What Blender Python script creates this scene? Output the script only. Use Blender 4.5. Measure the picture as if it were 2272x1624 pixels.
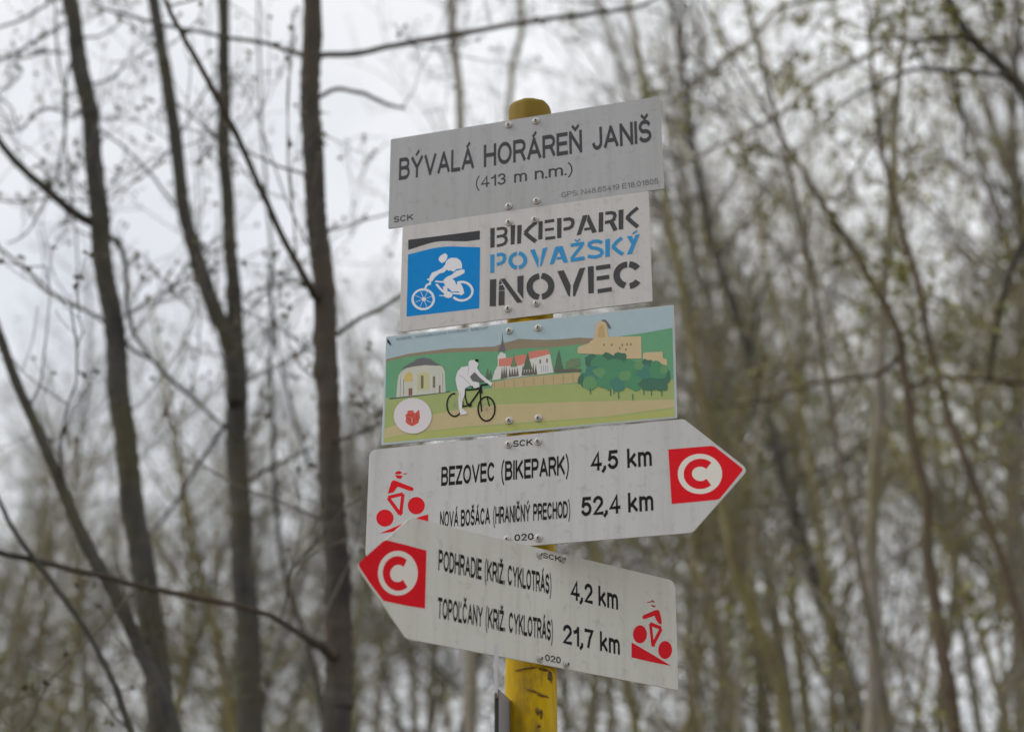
import bpy, math, random
import numpy as np
from mathutils import Vector, Matrix

for o in list(bpy.data.objects):
    bpy.data.objects.remove(o, do_unlink=True)
scene = bpy.context.scene
R = math.radians

# ------------------------------------------------------------------ camera
CAM_PITCH = 0.375134
cam_data = bpy.data.cameras.new('camera')
cam_data.lens = 56.566
cam_data.sensor_width = 36.0
cam_data.sensor_fit = 'HORIZONTAL'
cam_data.clip_end = 2000
cam_data.dof.use_dof = True
cam_data.dof.focus_distance = 2.80
cam_data.dof.aperture_fstop = 2.4
cam = bpy.data.objects.new('camera', cam_data)
scene.collection.objects.link(cam)
cam.location = (0, 0, 1.5)
cam.rotation_euler = (R(90) + CAM_PITCH, 0, 0)
scene.camera = cam

# ------------------------------------------------------------------ sky, sun, exposure
SUN_EL, SUN_AZ = R(45), R(-85)          # veiled sun to the left
world = bpy.data.worlds.new('World'); scene.world = world
world.use_nodes = True
nt = world.node_tree; nt.nodes.clear()
sky = nt.nodes.new('ShaderNodeTexSky'); sky.sky_type = 'NISHITA'; sky.sun_disc = False
sky.sun_elevation = SUN_EL; sky.sun_rotation = SUN_AZ
sky.air_density = 1.0; sky.dust_density = 4.0; sky.ozone_density = 1.0
tc = nt.nodes.new('ShaderNodeTexCoord')
cl = nt.nodes.new('ShaderNodeTexNoise'); cl.noise_dimensions = '4D'; cl.inputs['W'].default_value = 18.5; cl.inputs['Scale'].default_value = 2.2
cl.inputs['Detail'].default_value = 5; cl.inputs['Roughness'].default_value = 0.55
nt.links.new(tc.outputs['Generated'], cl.inputs['Vector'])
cr = nt.nodes.new('ShaderNodeMapRange')
cr.inputs['From Min'].default_value = 0.35; cr.inputs['From Max'].default_value = 0.62
cr.inputs['To Min'].default_value = 0.62; cr.inputs['To Max'].default_value = 1.0
nt.links.new(cl.outputs['Fac'], cr.inputs['Value'])
mx = nt.nodes.new('ShaderNodeMix'); mx.data_type = 'RGBA'
nt.links.new(cr.outputs['Result'], mx.inputs['Factor'])
nt.links.new(sky.outputs['Color'], mx.inputs['A'])
mx.inputs['B'].default_value = (9.3, 9.4, 9.55, 1)     # cloud layer
bg = nt.nodes.new('ShaderNodeBackground'); bg.inputs['Strength'].default_value = 0.1
nt.links.new(mx.outputs['Result'], bg.inputs['Color'])
wo = nt.nodes.new('ShaderNodeOutputWorld'); nt.links.new(bg.outputs['Background'], wo.inputs['Surface'])

sun_data = bpy.data.lights.new('sun', 'SUN'); sun_data.energy = 1.3; sun_data.angle = R(25)
sun_data.color = (1.0, 0.98, 0.95)
sun = bpy.data.objects.new('sun', sun_data); scene.collection.objects.link(sun)
# same direction as the sky's sun (sun_rotation is measured from +Y towards +X)
sd = Vector((math.sin(SUN_AZ) * math.cos(SUN_EL), math.cos(SUN_AZ) * math.cos(SUN_EL), math.sin(SUN_EL)))
sun.rotation_euler = (-sd).to_track_quat('-Z', 'Y').to_euler()

scene.view_settings.view_transform = 'Standard'
scene.view_settings.look = 'None'
scene.view_settings.exposure = 0.14
scene.view_settings.gamma = 1.0
scene.view_settings.use_curve_mapping = False
scene.render.engine = 'CYCLES'
scene.cycles.max_bounces = 4
scene.cycles.use_denoising = True

# ------------------------------------------------------------------ data measured from the signs and the wood
# signs: mm in the plate's own plane, origin on the post axis; trees: metres, (x, y, z, radius)
SIGN_POSE = {1: {'loc': [0.0229, 2.6066, 2.9261], 'mat': [[0.958862, 0.283838, -0.004519], [-0.283669, 0.958654, 0.022663], [0.010765, -0.020449, 0.999733]]}, 2: {'loc': [0.0229, 2.6023, 2.7243], 'mat': [[0.958872, 0.283838, 0.000759], [-0.28379, 0.958654, 0.021101], [0.005261, -0.020449, 0.999777]]}, 3: {'loc': [0.0229, 2.5976, 2.5047], 'mat': [[0.958814, 0.283838, 0.010618], [-0.283992, 0.958654, 0.018183], [-0.005018, -0.020449, 0.999778]]}, 4: {'loc': [0.0228, 2.5932, 2.2981], 'mat': [[0.958866, 0.283838, 0.003428], [-0.283847, 0.958654, 0.020312], [0.002479, -0.020449, 0.999788]]}, 5: {'loc': [0.0642, 2.5968, 2.0974], 'mat': [[0.787564, -0.61613, 0.011225], [0.615628, 0.787468, 0.029942], [-0.027288, -0.01667, 0.999489]]}}
PLATE = {1: [-263.6, 256.1, -95.4, 95.4], 2: [-234.9, 228.1, -107.85, 107.85], 3: [-261.4, 263.6, -103.55000000000001, 103.55000000000001], 4: [-284.6, 276.1, -98.44999999999999, 98.44999999999999], 5: [-283.9, 282.0, -96.39999999999998, 96.39999999999998]}
TIP = {4: 375.5, 5: -379.3}
SCREWS = {1: [(-29.8, 85.0), (23.0, 84.3), (-30.4, -85.6), (22.3, -82.9)], 2: [(-29.9, 83.0), (19.0, 81.6), (-30.8, -88.4), (21.0, -84.8)], 3: [(-29.7, 88.1), (23.2, 87.5), (-27.8, -80.3), (24.0, -80.8)], 4: [(-30.0, 83.5), (22.1, 83.2), (-31.8, -84.1), (22.6, -86.3)], 5: [(-24.7, 85.3), (25.1, 87.0), (-23.1, -87.3), (32.1, -88.4)]}
POST = dict(x=0.0359, y=2.6425, top=3.0706)
PRINTS = {
 1: [
  ('lettering', 'inkgrey', 'T', [('BÝVALÁ', -244.9, -97.0, 3.4), ('HORÁREŇ', -78.2, 109.2, 3.4), ('JANIŠ', 128.1, 237.7, 3.4)], 47.4, 0.175),
  ('lettering', 'inkgrey', 'T', [('(413', -93.6, -35.4, -38.5), ('m', -20.0, 4.4, -38.6), ('n.m.)', 19.2, 90.6, -38.8)], 23.5, 0.14),
  ('lettering', 'inkgrey', 'T', [('SCK', -252.9, -214.2, -84.7)], 12.7, 0.175),
  ('lettering', 'inkpale', 'T', [('GPS: N48.65419 E18.01805', 68.4, 246.4, -83.6)], 11.0, 0.14),
 ],
 2: [
  ('logo', 'darkband', 'P', [(-222.8, 76.0), (-155.6, 75.2), (-84.7, 74.8), (-84.6, 56.6), (-109.5, 56.6), (-126.7, 59.1), (-143.9, 62.2), (-161.1, 64.3), (-172.7, 63.9), (-184.2, 62.7), (-195.7, 60.5), (-209.5, 57.6), (-222.2, 55.1)]),
  ('logo', 'logoblue', 'P', [(-222.5, 46.0), (-209.2, 47.5), (-195.4, 49.5), (-180.5, 51.2), (-166.7, 52.1), (-151.7, 51.7), (-138.0, 50.4), (-83.8, 40.8), (-84.1, -22.6), (-84.5, -80.2), (-152.8, -79.7), (-222.0, -78.8), (-222.0, -15.8)]),
  ('rider_emblem', 'logowhite', 'S', [(-170.5, -51.3), (-170.9, -47.8), (-171.9, -44.4), (-173.4, -41.1), (-175.5, -38.0), (-178.1, -35.2), (-181.0, -32.9), (-184.3, -31.0), (-187.7, -29.7), (-191.3, -28.9), (-194.8, -28.7), (-198.2, -29.1), (-201.4, -30.2), (-204.3, -31.7), (-206.7, -33.8), (-208.7, -36.4), (-210.1, -39.3), (-211.0, -42.5), (-211.2, -45.9), (-210.8, -49.3), (-209.8, -52.8), (-208.2, -56.1), (-206.1, -59.1), (-203.5, -61.9), (-200.6, -64.2), (-197.3, -66.1), (-193.9, -67.4), (-190.4, -68.2), (-186.8, -68.3), (-183.4, -67.9), (-180.3, -66.9), (-177.4, -65.3), (-175.0, -63.2), (-173.0, -60.7), (-171.6, -57.8), (-170.7, -54.6), (-170.5, -51.3)], 4.2),
  ('rider_emblem', 'logowhite', 'P', [(-185.6, -49.0), (-185.6, -49.9), (-185.9, -50.7), (-186.4, -51.4), (-187.0, -52.0), (-187.8, -52.4), (-188.7, -52.6), (-189.6, -52.5), (-190.5, -52.3), (-191.4, -51.9), (-192.2, -51.3), (-192.8, -50.6), (-193.3, -49.8), (-193.7, -48.9), (-193.8, -47.9), (-193.7, -47.1), (-193.4, -46.2), (-192.9, -45.5), (-192.3, -45.0), (-191.5, -44.6), (-190.7, -44.4), (-189.8, -44.4), (-188.8, -44.7), (-188.0, -45.1), (-187.2, -45.7), (-186.5, -46.4), (-186.0, -47.2), (-185.7, -48.1)]),
  ('rider_emblem', 'logowhite', 'S', [(-189.7, -48.5), (-173.7, -44.9)], 0.82),
  ('rider_emblem', 'logowhite', 'S', [(-189.7, -48.5), (-182.8, -34.3)], 0.82),
  ('rider_emblem', 'logowhite', 'S', [(-189.7, -48.5), (-195.9, -32.0)], 0.82),
  ('rider_emblem', 'logowhite', 'S', [(-189.7, -48.5), (-205.4, -39.4)], 0.82),
  ('rider_emblem', 'logowhite', 'S', [(-189.7, -48.5), (-205.7, -52.1)], 0.82),
  ('rider_emblem', 'logowhite', 'S', [(-189.7, -48.5), (-196.6, -62.6)], 0.82),
  ('rider_emblem', 'logowhite', 'S', [(-189.7, -48.5), (-183.5, -64.9)], 0.82),
  ('rider_emblem', 'logowhite', 'S', [(-189.7, -48.5), (-174.0, -57.6)], 0.82),
  ('rider_emblem', 'logowhite', 'S', [(-133.3, -52.0), (-131.1, -54.2), (-128.7, -56.2), (-126.1, -57.8), (-123.2, -59.1), (-120.3, -60.1), (-117.3, -60.6), (-114.3, -60.8), (-111.4, -60.5), (-108.6, -59.9), (-106.1, -58.8), (-103.8, -57.4), (-101.8, -55.7), (-100.2, -53.6), (-98.9, -51.4), (-98.1, -48.9), (-97.7, -46.3), (-97.7, -43.5), (-98.2, -40.8), (-99.1, -38.1), (-100.5, -35.4), (-102.2, -33.0), (-104.2, -30.7), (-106.6, -28.7), (-109.2, -26.9), (-112.0, -25.5), (-115.0, -24.5), (-118.0, -23.9), (-121.0, -23.7), (-123.9, -23.8), (-126.7, -24.4)], 4.41),
  ('rider_emblem', 'logowhite', 'P', [(-163.3, 27.3), (-160.6, 33.6), (-154.9, 37.0), (-150.3, 38.2), (-145.7, 33.3), (-146.7, 26.8), (-150.6, 21.3), (-155.7, 19.0), (-159.2, 21.3)]),
  ('rider_emblem', 'logowhite', 'P', [(-148.3, 21.6), (-143.3, 26.3), (-137.6, 27.3), (-127.3, 25.0), (-120.4, 18.3), (-118.0, 10.7), (-117.9, 2.9), (-128.1, 3.2), (-133.7, -1.5), (-139.5, 2.3), (-144.0, 1.8), (-147.5, 6.4), (-149.9, 15.2)]),
  ('rider_emblem', 'logowhite', 'P', [(-149.4, 16.3), (-155.5, 8.8), (-165.7, 4.8), (-174.8, 2.4), (-179.2, -4.8), (-180.2, -11.8), (-174.5, -15.0), (-170.0, -8.4), (-161.0, -1.3), (-151.9, -0.1), (-146.3, 5.1)]),
  ('rider_emblem', 'logowhite', 'S', [(-183.7, -9.6), (-176.8, -12.3)], 3.07),
  ('rider_emblem', 'logowhite', 'S', [(-177.9, -13.4), (-178.3, -19.9), (-185.7, -20.7)], 3.53),
  ('rider_emblem', 'logowhite', 'S', [(-178.9, -18.6), (-185.1, -21.9), (-188.4, -29.9)], 4.0),
  ('rider_emblem', 'logowhite', 'P', [(-129.2, -0.3), (-117.9, 1.1), (-112.8, -0.8), (-113.1, -6.7), (-122.3, -10.8), (-133.5, -14.6), (-149.3, -20.8), (-153.9, -16.6), (-147.2, -10.4), (-137.1, -7.0)]),
  ('rider_emblem', 'logowhite', 'P', [(-151.6, -19.3), (-138.1, -14.0), (-131.2, -19.7), (-128.8, -27.2), (-115.1, -39.7), (-113.3, -45.8), (-125.2, -41.9), (-136.5, -41.0), (-142.3, -33.7), (-149.1, -30.4)]),
  ('rider_emblem', 'logowhite', 'S', [(-168.7, -15.8), (-151.6, -19.9)], 3.06),
  ('rider_emblem', 'logowhite', 'S', [(-166.3, -21.5), (-159.3, -31.4), (-148.9, -42.3)], 3.99),
  ('rider_emblem', 'logowhite', 'S', [(-150.3, -27.8), (-146.6, -45.0)], 7.02),
  ('rider_emblem', 'logowhite', 'P', [(-135.1, -47.1), (-135.2, -48.5), (-135.8, -49.8), (-136.8, -50.9), (-138.0, -51.8), (-139.6, -52.3), (-141.3, -52.6), (-143.1, -52.5), (-144.9, -52.1), (-146.6, -51.4), (-148.2, -50.4), (-149.5, -49.2), (-150.5, -47.9), (-151.1, -46.4), (-151.4, -44.9), (-151.2, -43.5), (-150.6, -42.2), (-149.7, -41.1), (-148.4, -40.2), (-146.8, -39.6), (-145.1, -39.4), (-143.3, -39.5), (-141.5, -39.9), (-139.8, -40.6), (-138.2, -41.6), (-136.9, -42.8), (-135.9, -44.1), (-135.3, -45.6)]),
  ('rider_emblem', 'logowhite', 'S', [(-160.2, -44.9), (-146.6, -48.5)], 1.87),
  ('rider_emblem', 'logowhite', 'S', [(-135.3, -44.1), (-118.4, -47.5)], 3.49),
  ('rider_emblem', 'logowhite', 'P', [(-127.7, -27.3), (-121.0, -23.5), (-115.1, -37.3), (-112.8, -47.1), (-119.5, -50.9), (-124.1, -40.9)]),
  ('lettering', 'stencilgrey', 'P', [(-64.9, 76.4), (-56.4, 76.6), (-56.6, 36.8), (-64.6, 36.6)]),
  ('lettering', 'stencilgrey', 'P', [(-26.4, 76.5), (-17.9, 76.4), (-19.0, 37.9), (-26.4, 37.8)]),
  ('lettering', 'stencilgrey', 'P', [(-13.9, 75.0), (-5.6, 74.9), (-7.0, 37.6), (-14.3, 37.5)]),
  ('lettering', 'stencilgrey', 'P', [(25.8, 76.7), (33.8, 76.5), (32.9, 40.4), (25.2, 40.4)]),
  ('lettering', 'stencilgrey', 'P', [(60.4, 78.1), (68.6, 77.8), (67.9, 37.8), (60.0, 37.9)]),
  ('lettering', 'stencilgrey', 'P', [(95.8, 38.4), (107.8, 76.4), (116.4, 76.9), (114.3, 67.8), (103.7, 39.4)]),
  ('lettering', 'stencilgrey', 'P', [(117.4, 76.7), (119.3, 76.1), (132.9, 40.4), (124.8, 38.7), (115.1, 65.6)]),
  ('lettering', 'stencilgrey', 'P', [(137.3, 78.0), (145.4, 77.9), (144.3, 39.1), (135.9, 39.0)]),
  ('lettering', 'stencilgrey', 'P', [(173.1, 77.6), (182.2, 77.6), (180.8, 38.7), (172.5, 38.8)]),
  ('lettering', 'stencilgrey', 'S', [(-52.7, 73.4), (-41.2, 73.3), (-36.2, 71.0), (-35.1, 66.2), (-36.2, 60.6), (-40.5, 58.0), (-52.6, 57.5)], 5.64),
  ('lettering', 'stencilgrey', 'S', [(-39.8, 56.8), (-35.4, 53.2), (-34.4, 47.3), (-37.1, 42.0), (-42.5, 39.9), (-52.5, 39.1)], 5.61),
  ('lettering', 'stencilgrey', 'S', [(21.8, 76.3), (9.1, 66.9), (0.4, 57.4)], 7.26),
  ('lettering', 'stencilgrey', 'S', [(0.4, 58.1), (9.0, 48.2), (20.9, 37.2)], 7.81),
  ('lettering', 'stencilgrey', 'S', [(37.1, 74.6), (55.0, 74.8)], 6.13),
  ('lettering', 'stencilgrey', 'S', [(37.7, 58.1), (54.2, 58.0)], 5.27),
  ('lettering', 'stencilgrey', 'S', [(38.2, 40.7), (56.7, 40.4)], 5.81),
  ('lettering', 'stencilgrey', 'S', [(72.2, 73.7), (83.5, 73.6), (88.7, 70.2), (89.6, 63.6), (87.2, 57.5), (81.9, 55.0), (72.0, 54.5)], 6.37),
  ('lettering', 'stencilgrey', 'S', [(110.0, 48.5), (121.1, 48.7)], 4.93),
  ('lettering', 'stencilgrey', 'S', [(149.0, 74.5), (159.4, 74.7), (165.2, 72.4), (166.5, 67.2), (164.3, 60.4), (159.0, 57.3), (148.0, 56.4)], 6.3),
  ('lettering', 'stencilgrey', 'S', [(159.6, 56.1), (167.0, 38.2)], 7.91),
  ('lettering', 'stencilgrey', 'S', [(208.1, 77.0), (196.9, 69.0), (187.8, 60.1)], 6.8),
  ('lettering', 'stencilgrey', 'S', [(187.9, 61.1), (196.3, 50.6), (206.9, 39.1)], 7.61),
  ('lettering', 'stencilblue', 'P', [(-64.6, 23.1), (-56.5, 22.7), (-57.0, -13.7), (-64.3, -13.4)]),
  ('lettering', 'stencilblue', 'P', [(10.0, 21.4), (18.2, 22.5), (25.8, 0.4), (24.4, -15.7)]),
  ('lettering', 'stencilblue', 'P', [(33.0, 21.8), (42.0, 22.8), (31.9, -10.4), (27.5, -14.7)]),
  ('lettering', 'stencilblue', 'P', [(45.7, -12.3), (56.2, 21.3), (64.4, 22.1), (62.3, 12.2), (53.8, -10.9)]),
  ('lettering', 'stencilblue', 'P', [(65.5, 22.0), (69.9, 21.0), (79.4, -11.7), (71.6, -12.4), (62.3, 12.2)]),
  ('lettering', 'stencilblue', 'P', [(147.9, 23.2), (156.3, 23.4), (155.1, -11.5), (147.1, -11.8)]),
  ('lettering', 'stencilblue', 'P', [(186.8, 23.6), (195.8, 23.3), (200.0, 9.3), (195.6, 4.4)]),
  ('lettering', 'stencilblue', 'P', [(209.9, 24.8), (202.6, 24.1), (185.9, -12.0), (194.8, -11.6)]),
  ('lettering', 'stencilblue', 'S', [(-52.5, 21.1), (-43.1, 21.2), (-38.4, 18.2), (-37.7, 11.4), (-40.1, 5.3), (-45.0, 3.2), (-52.4, 1.6)], 6.28),
  ('lettering', 'stencilblue', 'S', [(58.9, -1.8), (72.6, -1.7)], 4.78),
  ('lettering', 'stencilblue', 'S', [(84.7, 20.6), (109.5, 21.0)], 6.56),
  ('lettering', 'stencilblue', 'S', [(105.6, 18.0), (95.6, 6.0), (85.6, -6.7)], 6.13),
  ('lettering', 'stencilblue', 'S', [(84.3, -9.0), (109.7, -8.1)], 6.79),
  ('lettering', 'stencilblue', 'S', [(92.3, 30.9), (97.0, 26.4), (102.3, 30.8)], 2.74),
  ('lettering', 'stencilblue', 'S', [(141.9, 17.5), (134.9, 21.6), (125.8, 22.2), (119.3, 19.6), (118.5, 14.8), (122.3, 10.7), (132.0, 7.6), (139.7, 3.3), (141.5, -1.9), (138.2, -7.1), (129.1, -8.9), (115.6, -5.5)], 6.23),
  ('lettering', 'stencilblue', 'S', [(177.8, 22.1), (168.3, 15.3), (161.0, 6.5)], 6.48),
  ('lettering', 'stencilblue', 'S', [(161.1, 7.2), (169.2, -2.3), (178.6, -10.7)], 6.74),
  ('lettering', 'stencilblue', 'S', [(197.2, 26.9), (205.4, 31.9)], 2.96),
  ('lettering', 'stencilblue', 'S', [(-14.7, 18.5), (-16.9, 18.3), (-19.0, 17.8), (-21.0, 16.9), (-22.7, 15.7), (-24.2, 14.2), (-25.4, 12.5), (-26.3, 10.5), (-26.8, 8.3), (-27.0, 6.1), (-26.8, 3.8), (-26.3, 1.5), (-25.4, -0.8), (-24.2, -2.9), (-22.7, -4.8), (-21.0, -6.5), (-19.0, -7.9), (-16.9, -9.0), (-14.7, -9.7)], 7.21),
  ('lettering', 'stencilblue', 'S', [(-11.3, -9.7), (-9.1, -9.5), (-7.0, -9.0), (-5.1, -8.1), (-3.4, -6.9), (-1.9, -5.4), (-0.7, -3.7), (0.2, -1.7), (0.7, 0.5), (0.9, 2.7), (0.7, 5.0), (0.2, 7.3), (-0.7, 9.5), (-1.9, 11.6), (-3.3, 13.6), (-5.1, 15.3), (-7.0, 16.7), (-9.1, 17.8), (-11.3, 18.6)], 7.16),
  ('lettering', 'stencilgrey', 'P', [(-64.9, -26.6), (-52.9, -27.1), (-53.6, -80.1), (-65.0, -78.8)]),
  ('lettering', 'stencilgrey', 'P', [(-48.5, -39.4), (-46.6, -27.9), (-42.2, -37.4)]),
  ('lettering', 'stencilgrey', 'P', [(-48.4, -51.6), (-37.5, -52.2), (-37.7, -80.0), (-48.7, -79.6)]),
  ('lettering', 'stencilgrey', 'P', [(-47.9, -40.9), (-40.9, -40.4), (-37.5, -47.2), (-37.5, -50.7), (-48.4, -50.2)]),
  ('lettering', 'stencilgrey', 'P', [(-45.6, -28.1), (-37.3, -27.8), (-4.5, -78.8), (-14.4, -78.9)]),
  ('lettering', 'stencilgrey', 'P', [(-13.7, -27.2), (-2.5, -26.9), (-3.0, -72.8), (-13.7, -56.3)]),
  ('lettering', 'stencilgrey', 'P', [(59.9, -27.1), (71.7, -27.0), (83.6, -57.9), (82.0, -79.9), (78.8, -77.4)]),
  ('lettering', 'stencilgrey', 'P', [(100.3, -27.5), (110.7, -26.8), (91.5, -79.7), (87.6, -79.5), (88.2, -58.5)]),
  ('lettering', 'stencilgrey', 'P', [(115.2, -26.0), (125.9, -26.1), (125.2, -78.0), (115.5, -78.1)]),
  ('lettering', 'stencilgrey', 'S', [(129.9, -30.9), (155.7, -30.3)], 8.33),
  ('lettering', 'stencilgrey', 'S', [(130.8, -51.2), (153.3, -50.8)], 7.76),
  ('lettering', 'stencilgrey', 'S', [(131.9, -75.9), (157.2, -75.0)], 7.72),
  ('lettering', 'stencilgrey', 'S', [(26.6, -32.4), (23.5, -32.6), (20.5, -33.3), (17.6, -34.6), (15.1, -36.3), (12.9, -38.4), (11.2, -41.0), (9.8, -43.9), (9.0, -47.0), (8.7, -50.2), (8.9, -53.6), (9.6, -56.9), (10.8, -60.2), (12.4, -63.2), (14.5, -66.0), (16.9, -68.5), (19.6, -70.6), (22.6, -72.2), (25.7, -73.3)], 11.45),
  ('lettering', 'stencilgrey', 'S', [(31.2, -72.9), (34.3, -72.6), (37.3, -71.8), (40.1, -70.4), (42.5, -68.6), (44.6, -66.4), (46.3, -63.8), (47.5, -60.9), (48.2, -57.8), (48.4, -54.5), (48.2, -51.1), (47.4, -47.8), (46.1, -44.6), (44.4, -41.6), (42.2, -38.9), (39.7, -36.5), (37.0, -34.5), (34.0, -32.9), (30.8, -31.9)], 11.35),
  ('lettering', 'stencilgrey', 'S', [(185.9, -31.5), (182.8, -31.5), (179.7, -32.1), (176.8, -33.1), (174.1, -34.7), (171.8, -36.6), (169.8, -39.0), (168.3, -41.7), (167.2, -44.6), (166.6, -47.7), (166.5, -51.0), (166.9, -54.2), (167.8, -57.5), (169.1, -60.6), (170.9, -63.4), (173.1, -66.0), (175.6, -68.3), (178.4, -70.2), (181.3, -71.6)], 11.46),
  ('lettering', 'stencilgrey', 'S', [(204.0, -41.5), (203.4, -40.7), (202.8, -39.9), (202.2, -39.1), (201.5, -38.4), (200.8, -37.7), (200.1, -37.0), (199.3, -36.3), (198.5, -35.7), (197.7, -35.1), (196.9, -34.6), (196.0, -34.0), (195.2, -33.6), (194.3, -33.1), (193.4, -32.7), (192.5, -32.4), (191.5, -32.1), (190.6, -31.8), (189.7, -31.6)], 11.41),
  ('lettering', 'stencilgrey', 'S', [(189.3, -73.4), (190.2, -73.3), (191.2, -73.3), (192.2, -73.1), (193.1, -73.0), (194.0, -72.7), (194.9, -72.5), (195.8, -72.1), (196.7, -71.8), (197.5, -71.4), (198.4, -70.9), (199.2, -70.4), (199.9, -69.9), (200.7, -69.3), (201.4, -68.7), (202.1, -68.0), (202.7, -67.3), (203.3, -66.6), (203.9, -65.9)], 11.35),
 ],
 3: [
  ('sky_print', 'psky', 'P', [(-259.91810330829657, -102.0244067029077), (262.10373724894714, -102.0244067029077), (262.10373724894714, 102.0244067029077), (-259.91810330829657, 102.0244067029077)]),
  ('hill_print', 'pbrown', 'P', [(-259.2, 59.1), (-217.3, 65.1), (-160.7, 66.5), (-137.7, 66.9), (-107.1, 64.5), (-56.5, 61.5), (-36.5, 66.6), (-11.5, 70.8), (35.7, 63.6), (72.6, 61.3), (97.1, 61.1), (133.5, 54.4), (193.4, 40.7), (192.6, -2.3), (-50.8, 18.8), (-258.4, 41.0)]),
  ('hill_print', 'pgreen', 'P', [(-259.0, 54.8), (-217.1, 59.8), (-160.5, 59.9), (-106.9, 56.6), (-51.3, 51.3), (-1.4, 51.7), (48.0, 48.0), (92.1, 48.2), (131.0, 46.4), (167.3, 55.2), (212.8, 56.9), (260.4, 60.6), (259.9, -39.4), (96.5, -29.9), (-60.2, -21.4), (-257.0, -16.8)]),
  ('field_print', 'pfield', 'P', [(-257.0, -15.5), (-145.6, -15.7), (-62.7, -17.3), (23.7, -21.1), (96.6, -24.3), (260.1, -34.4), (259.6, -100.7), (-256.9, -99.6)]),
  ('field_print', 'ppath', 'P', [(-256.5, -73.6), (-200.0, -58.6), (-124.5, -50.6), (-49.8, -48.4), (96.4, -58.0), (260.0, -70.2), (260.1, -83.7), (143.8, -89.0), (24.0, -86.5), (-98.8, -83.5), (-199.0, -85.4), (-256.8, -91.5)]),
  ('field_print', 'pfieldlow', 'P', [(-256.7, -92.8), (-199.0, -86.7), (-98.7, -86.6), (24.0, -89.0), (143.8, -91.9), (260.0, -87.3), (260.1, -100.3), (-256.9, -99.6)]),
  ('fence_print', 'ptan', 'P', [(-60.3, -5.8), (-23.2, -2.8), (15.2, -2.5), (53.4, -2.9), (97.3, -3.7), (97.9, -22.7), (53.4, -21.9), (-7.6, -19.7), (-60.1, -18.1)]),
  ('fence_print', 'ptandark', 'S', [(-55.6, -6.2), (-54.8, -17.2)], 0.95),
  ('fence_print', 'ptandark', 'S', [(-37.8, -6.0), (-37.0, -17.7)], 0.95),
  ('fence_print', 'ptandark', 'S', [(-20.1, -5.9), (-19.3, -18.3)], 0.94),
  ('fence_print', 'ptandark', 'S', [(-2.4, -5.7), (-1.6, -18.8)], 0.94),
  ('fence_print', 'ptandark', 'S', [(15.3, -5.5), (16.0, -19.4)], 0.94),
  ('fence_print', 'ptandark', 'S', [(32.8, -5.4), (33.5, -19.9)], 0.94),
  ('fence_print', 'ptandark', 'S', [(50.4, -5.2), (51.0, -20.5)], 0.93),
  ('fence_print', 'ptandark', 'S', [(67.8, -5.1), (68.4, -21.0)], 0.93),
  ('fence_print', 'ptandark', 'S', [(85.2, -4.9), (85.7, -21.5)], 0.93),
  ('chapel_print', 'pdark', 'S', [(-249.7, -17.5), (-192.0, -16.7), (-136.5, -15.4)], 3.17),
  ('chapel_print', 'pcream', 'P', [(-236.9, -16.2), (-235.9, 9.3), (-234.2, 25.1), (-229.7, 31.8), (-220.5, 37.7), (-203.4, 39.7), (-184.6, 40.2), (-162.7, 37.4), (-152.5, 33.6), (-147.6, 23.9), (-146.3, 4.8), (-144.8, -15.8), (-192.0, -16.0)]),
  ('chapel_print', 'proof', 'P', [(-229.2, 37.0), (-222.3, 42.2), (-214.6, 46.7), (-206.8, 49.0), (-201.5, 53.3), (-188.2, 55.0), (-174.0, 50.3), (-166.0, 43.0), (-155.7, 37.1), (-162.7, 36.3), (-184.6, 39.8), (-206.5, 39.4), (-220.5, 37.7)]),
  ('chapel_print', 'pniche', 'P', [(-222.4, 11.9), (-222.8, 22.3), (-219.4, 28.3), (-213.2, 29.6), (-208.3, 25.5), (-206.7, 11.9)]),
  ('chapel_print', 'pyellow', 'P', [(-197.0, -7.3), (-198.0, 21.3), (-193.5, 26.4), (-182.6, 26.8), (-176.2, 21.3), (-175.0, -7.2)]),
  ('chapel_print', 'pdoor', 'P', [(-213.8, -15.4), (-214.3, -1.6), (-207.3, -1.7), (-206.8, -15.3)]),
  ('chapel_print', 'pwin', 'P', [(-191.2, -4.0), (-192.0, 20.3), (-187.1, 20.3), (-186.2, -4.0)]),
  ('chapel_print', 'pwin', 'P', [(-168.8, -5.2), (-169.5, 16.4), (-165.2, 16.4), (-164.5, -5.2)]),
  ('chapel_print', 'pwin', 'P', [(-157.2, -16.1), (-157.7, -1.9), (-154.6, -1.8), (-154.2, -16.0)]),
  ('chapel_print', 'pwhite', 'S', [(-232.5, 21.7), (-231.3, -15.7)], 1.43),
  ('chapel_print', 'pwhite', 'S', [(-226.5, 21.1), (-225.4, -15.5)], 1.43),
  ('chapel_print', 'pwhite', 'S', [(-204.3, 21.9), (-203.2, -15.9)], 1.43),
  ('chapel_print', 'pwhite', 'S', [(-201.2, 21.9), (-200.1, -15.9)], 1.43),
  ('chapel_print', 'pwhite', 'S', [(-172.7, 20.2), (-172.0, -14.6)], 1.42),
  ('chapel_print', 'pwhite', 'S', [(-161.3, 17.4), (-160.7, -15.0)], 1.42),
  ('chapel_print', 'pwhite', 'S', [(-153.0, 22.8), (-152.2, -15.1)], 1.42),
  ('chapel_print', 'pwhite', 'S', [(-149.0, 20.8), (-148.3, -15.5)], 1.42),
  ('chapel_print', 'pgreyline', 'S', [(-230.5, 20.2), (-229.8, -15.1)], 1.12),
  ('chapel_print', 'pgreyline', 'S', [(-224.5, 17.7), (-223.6, -14.1)], 1.59),
  ('chapel_print', 'pgreyline', 'S', [(-151.4, 21.1), (-149.7, -14.5)], 1.1),
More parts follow.
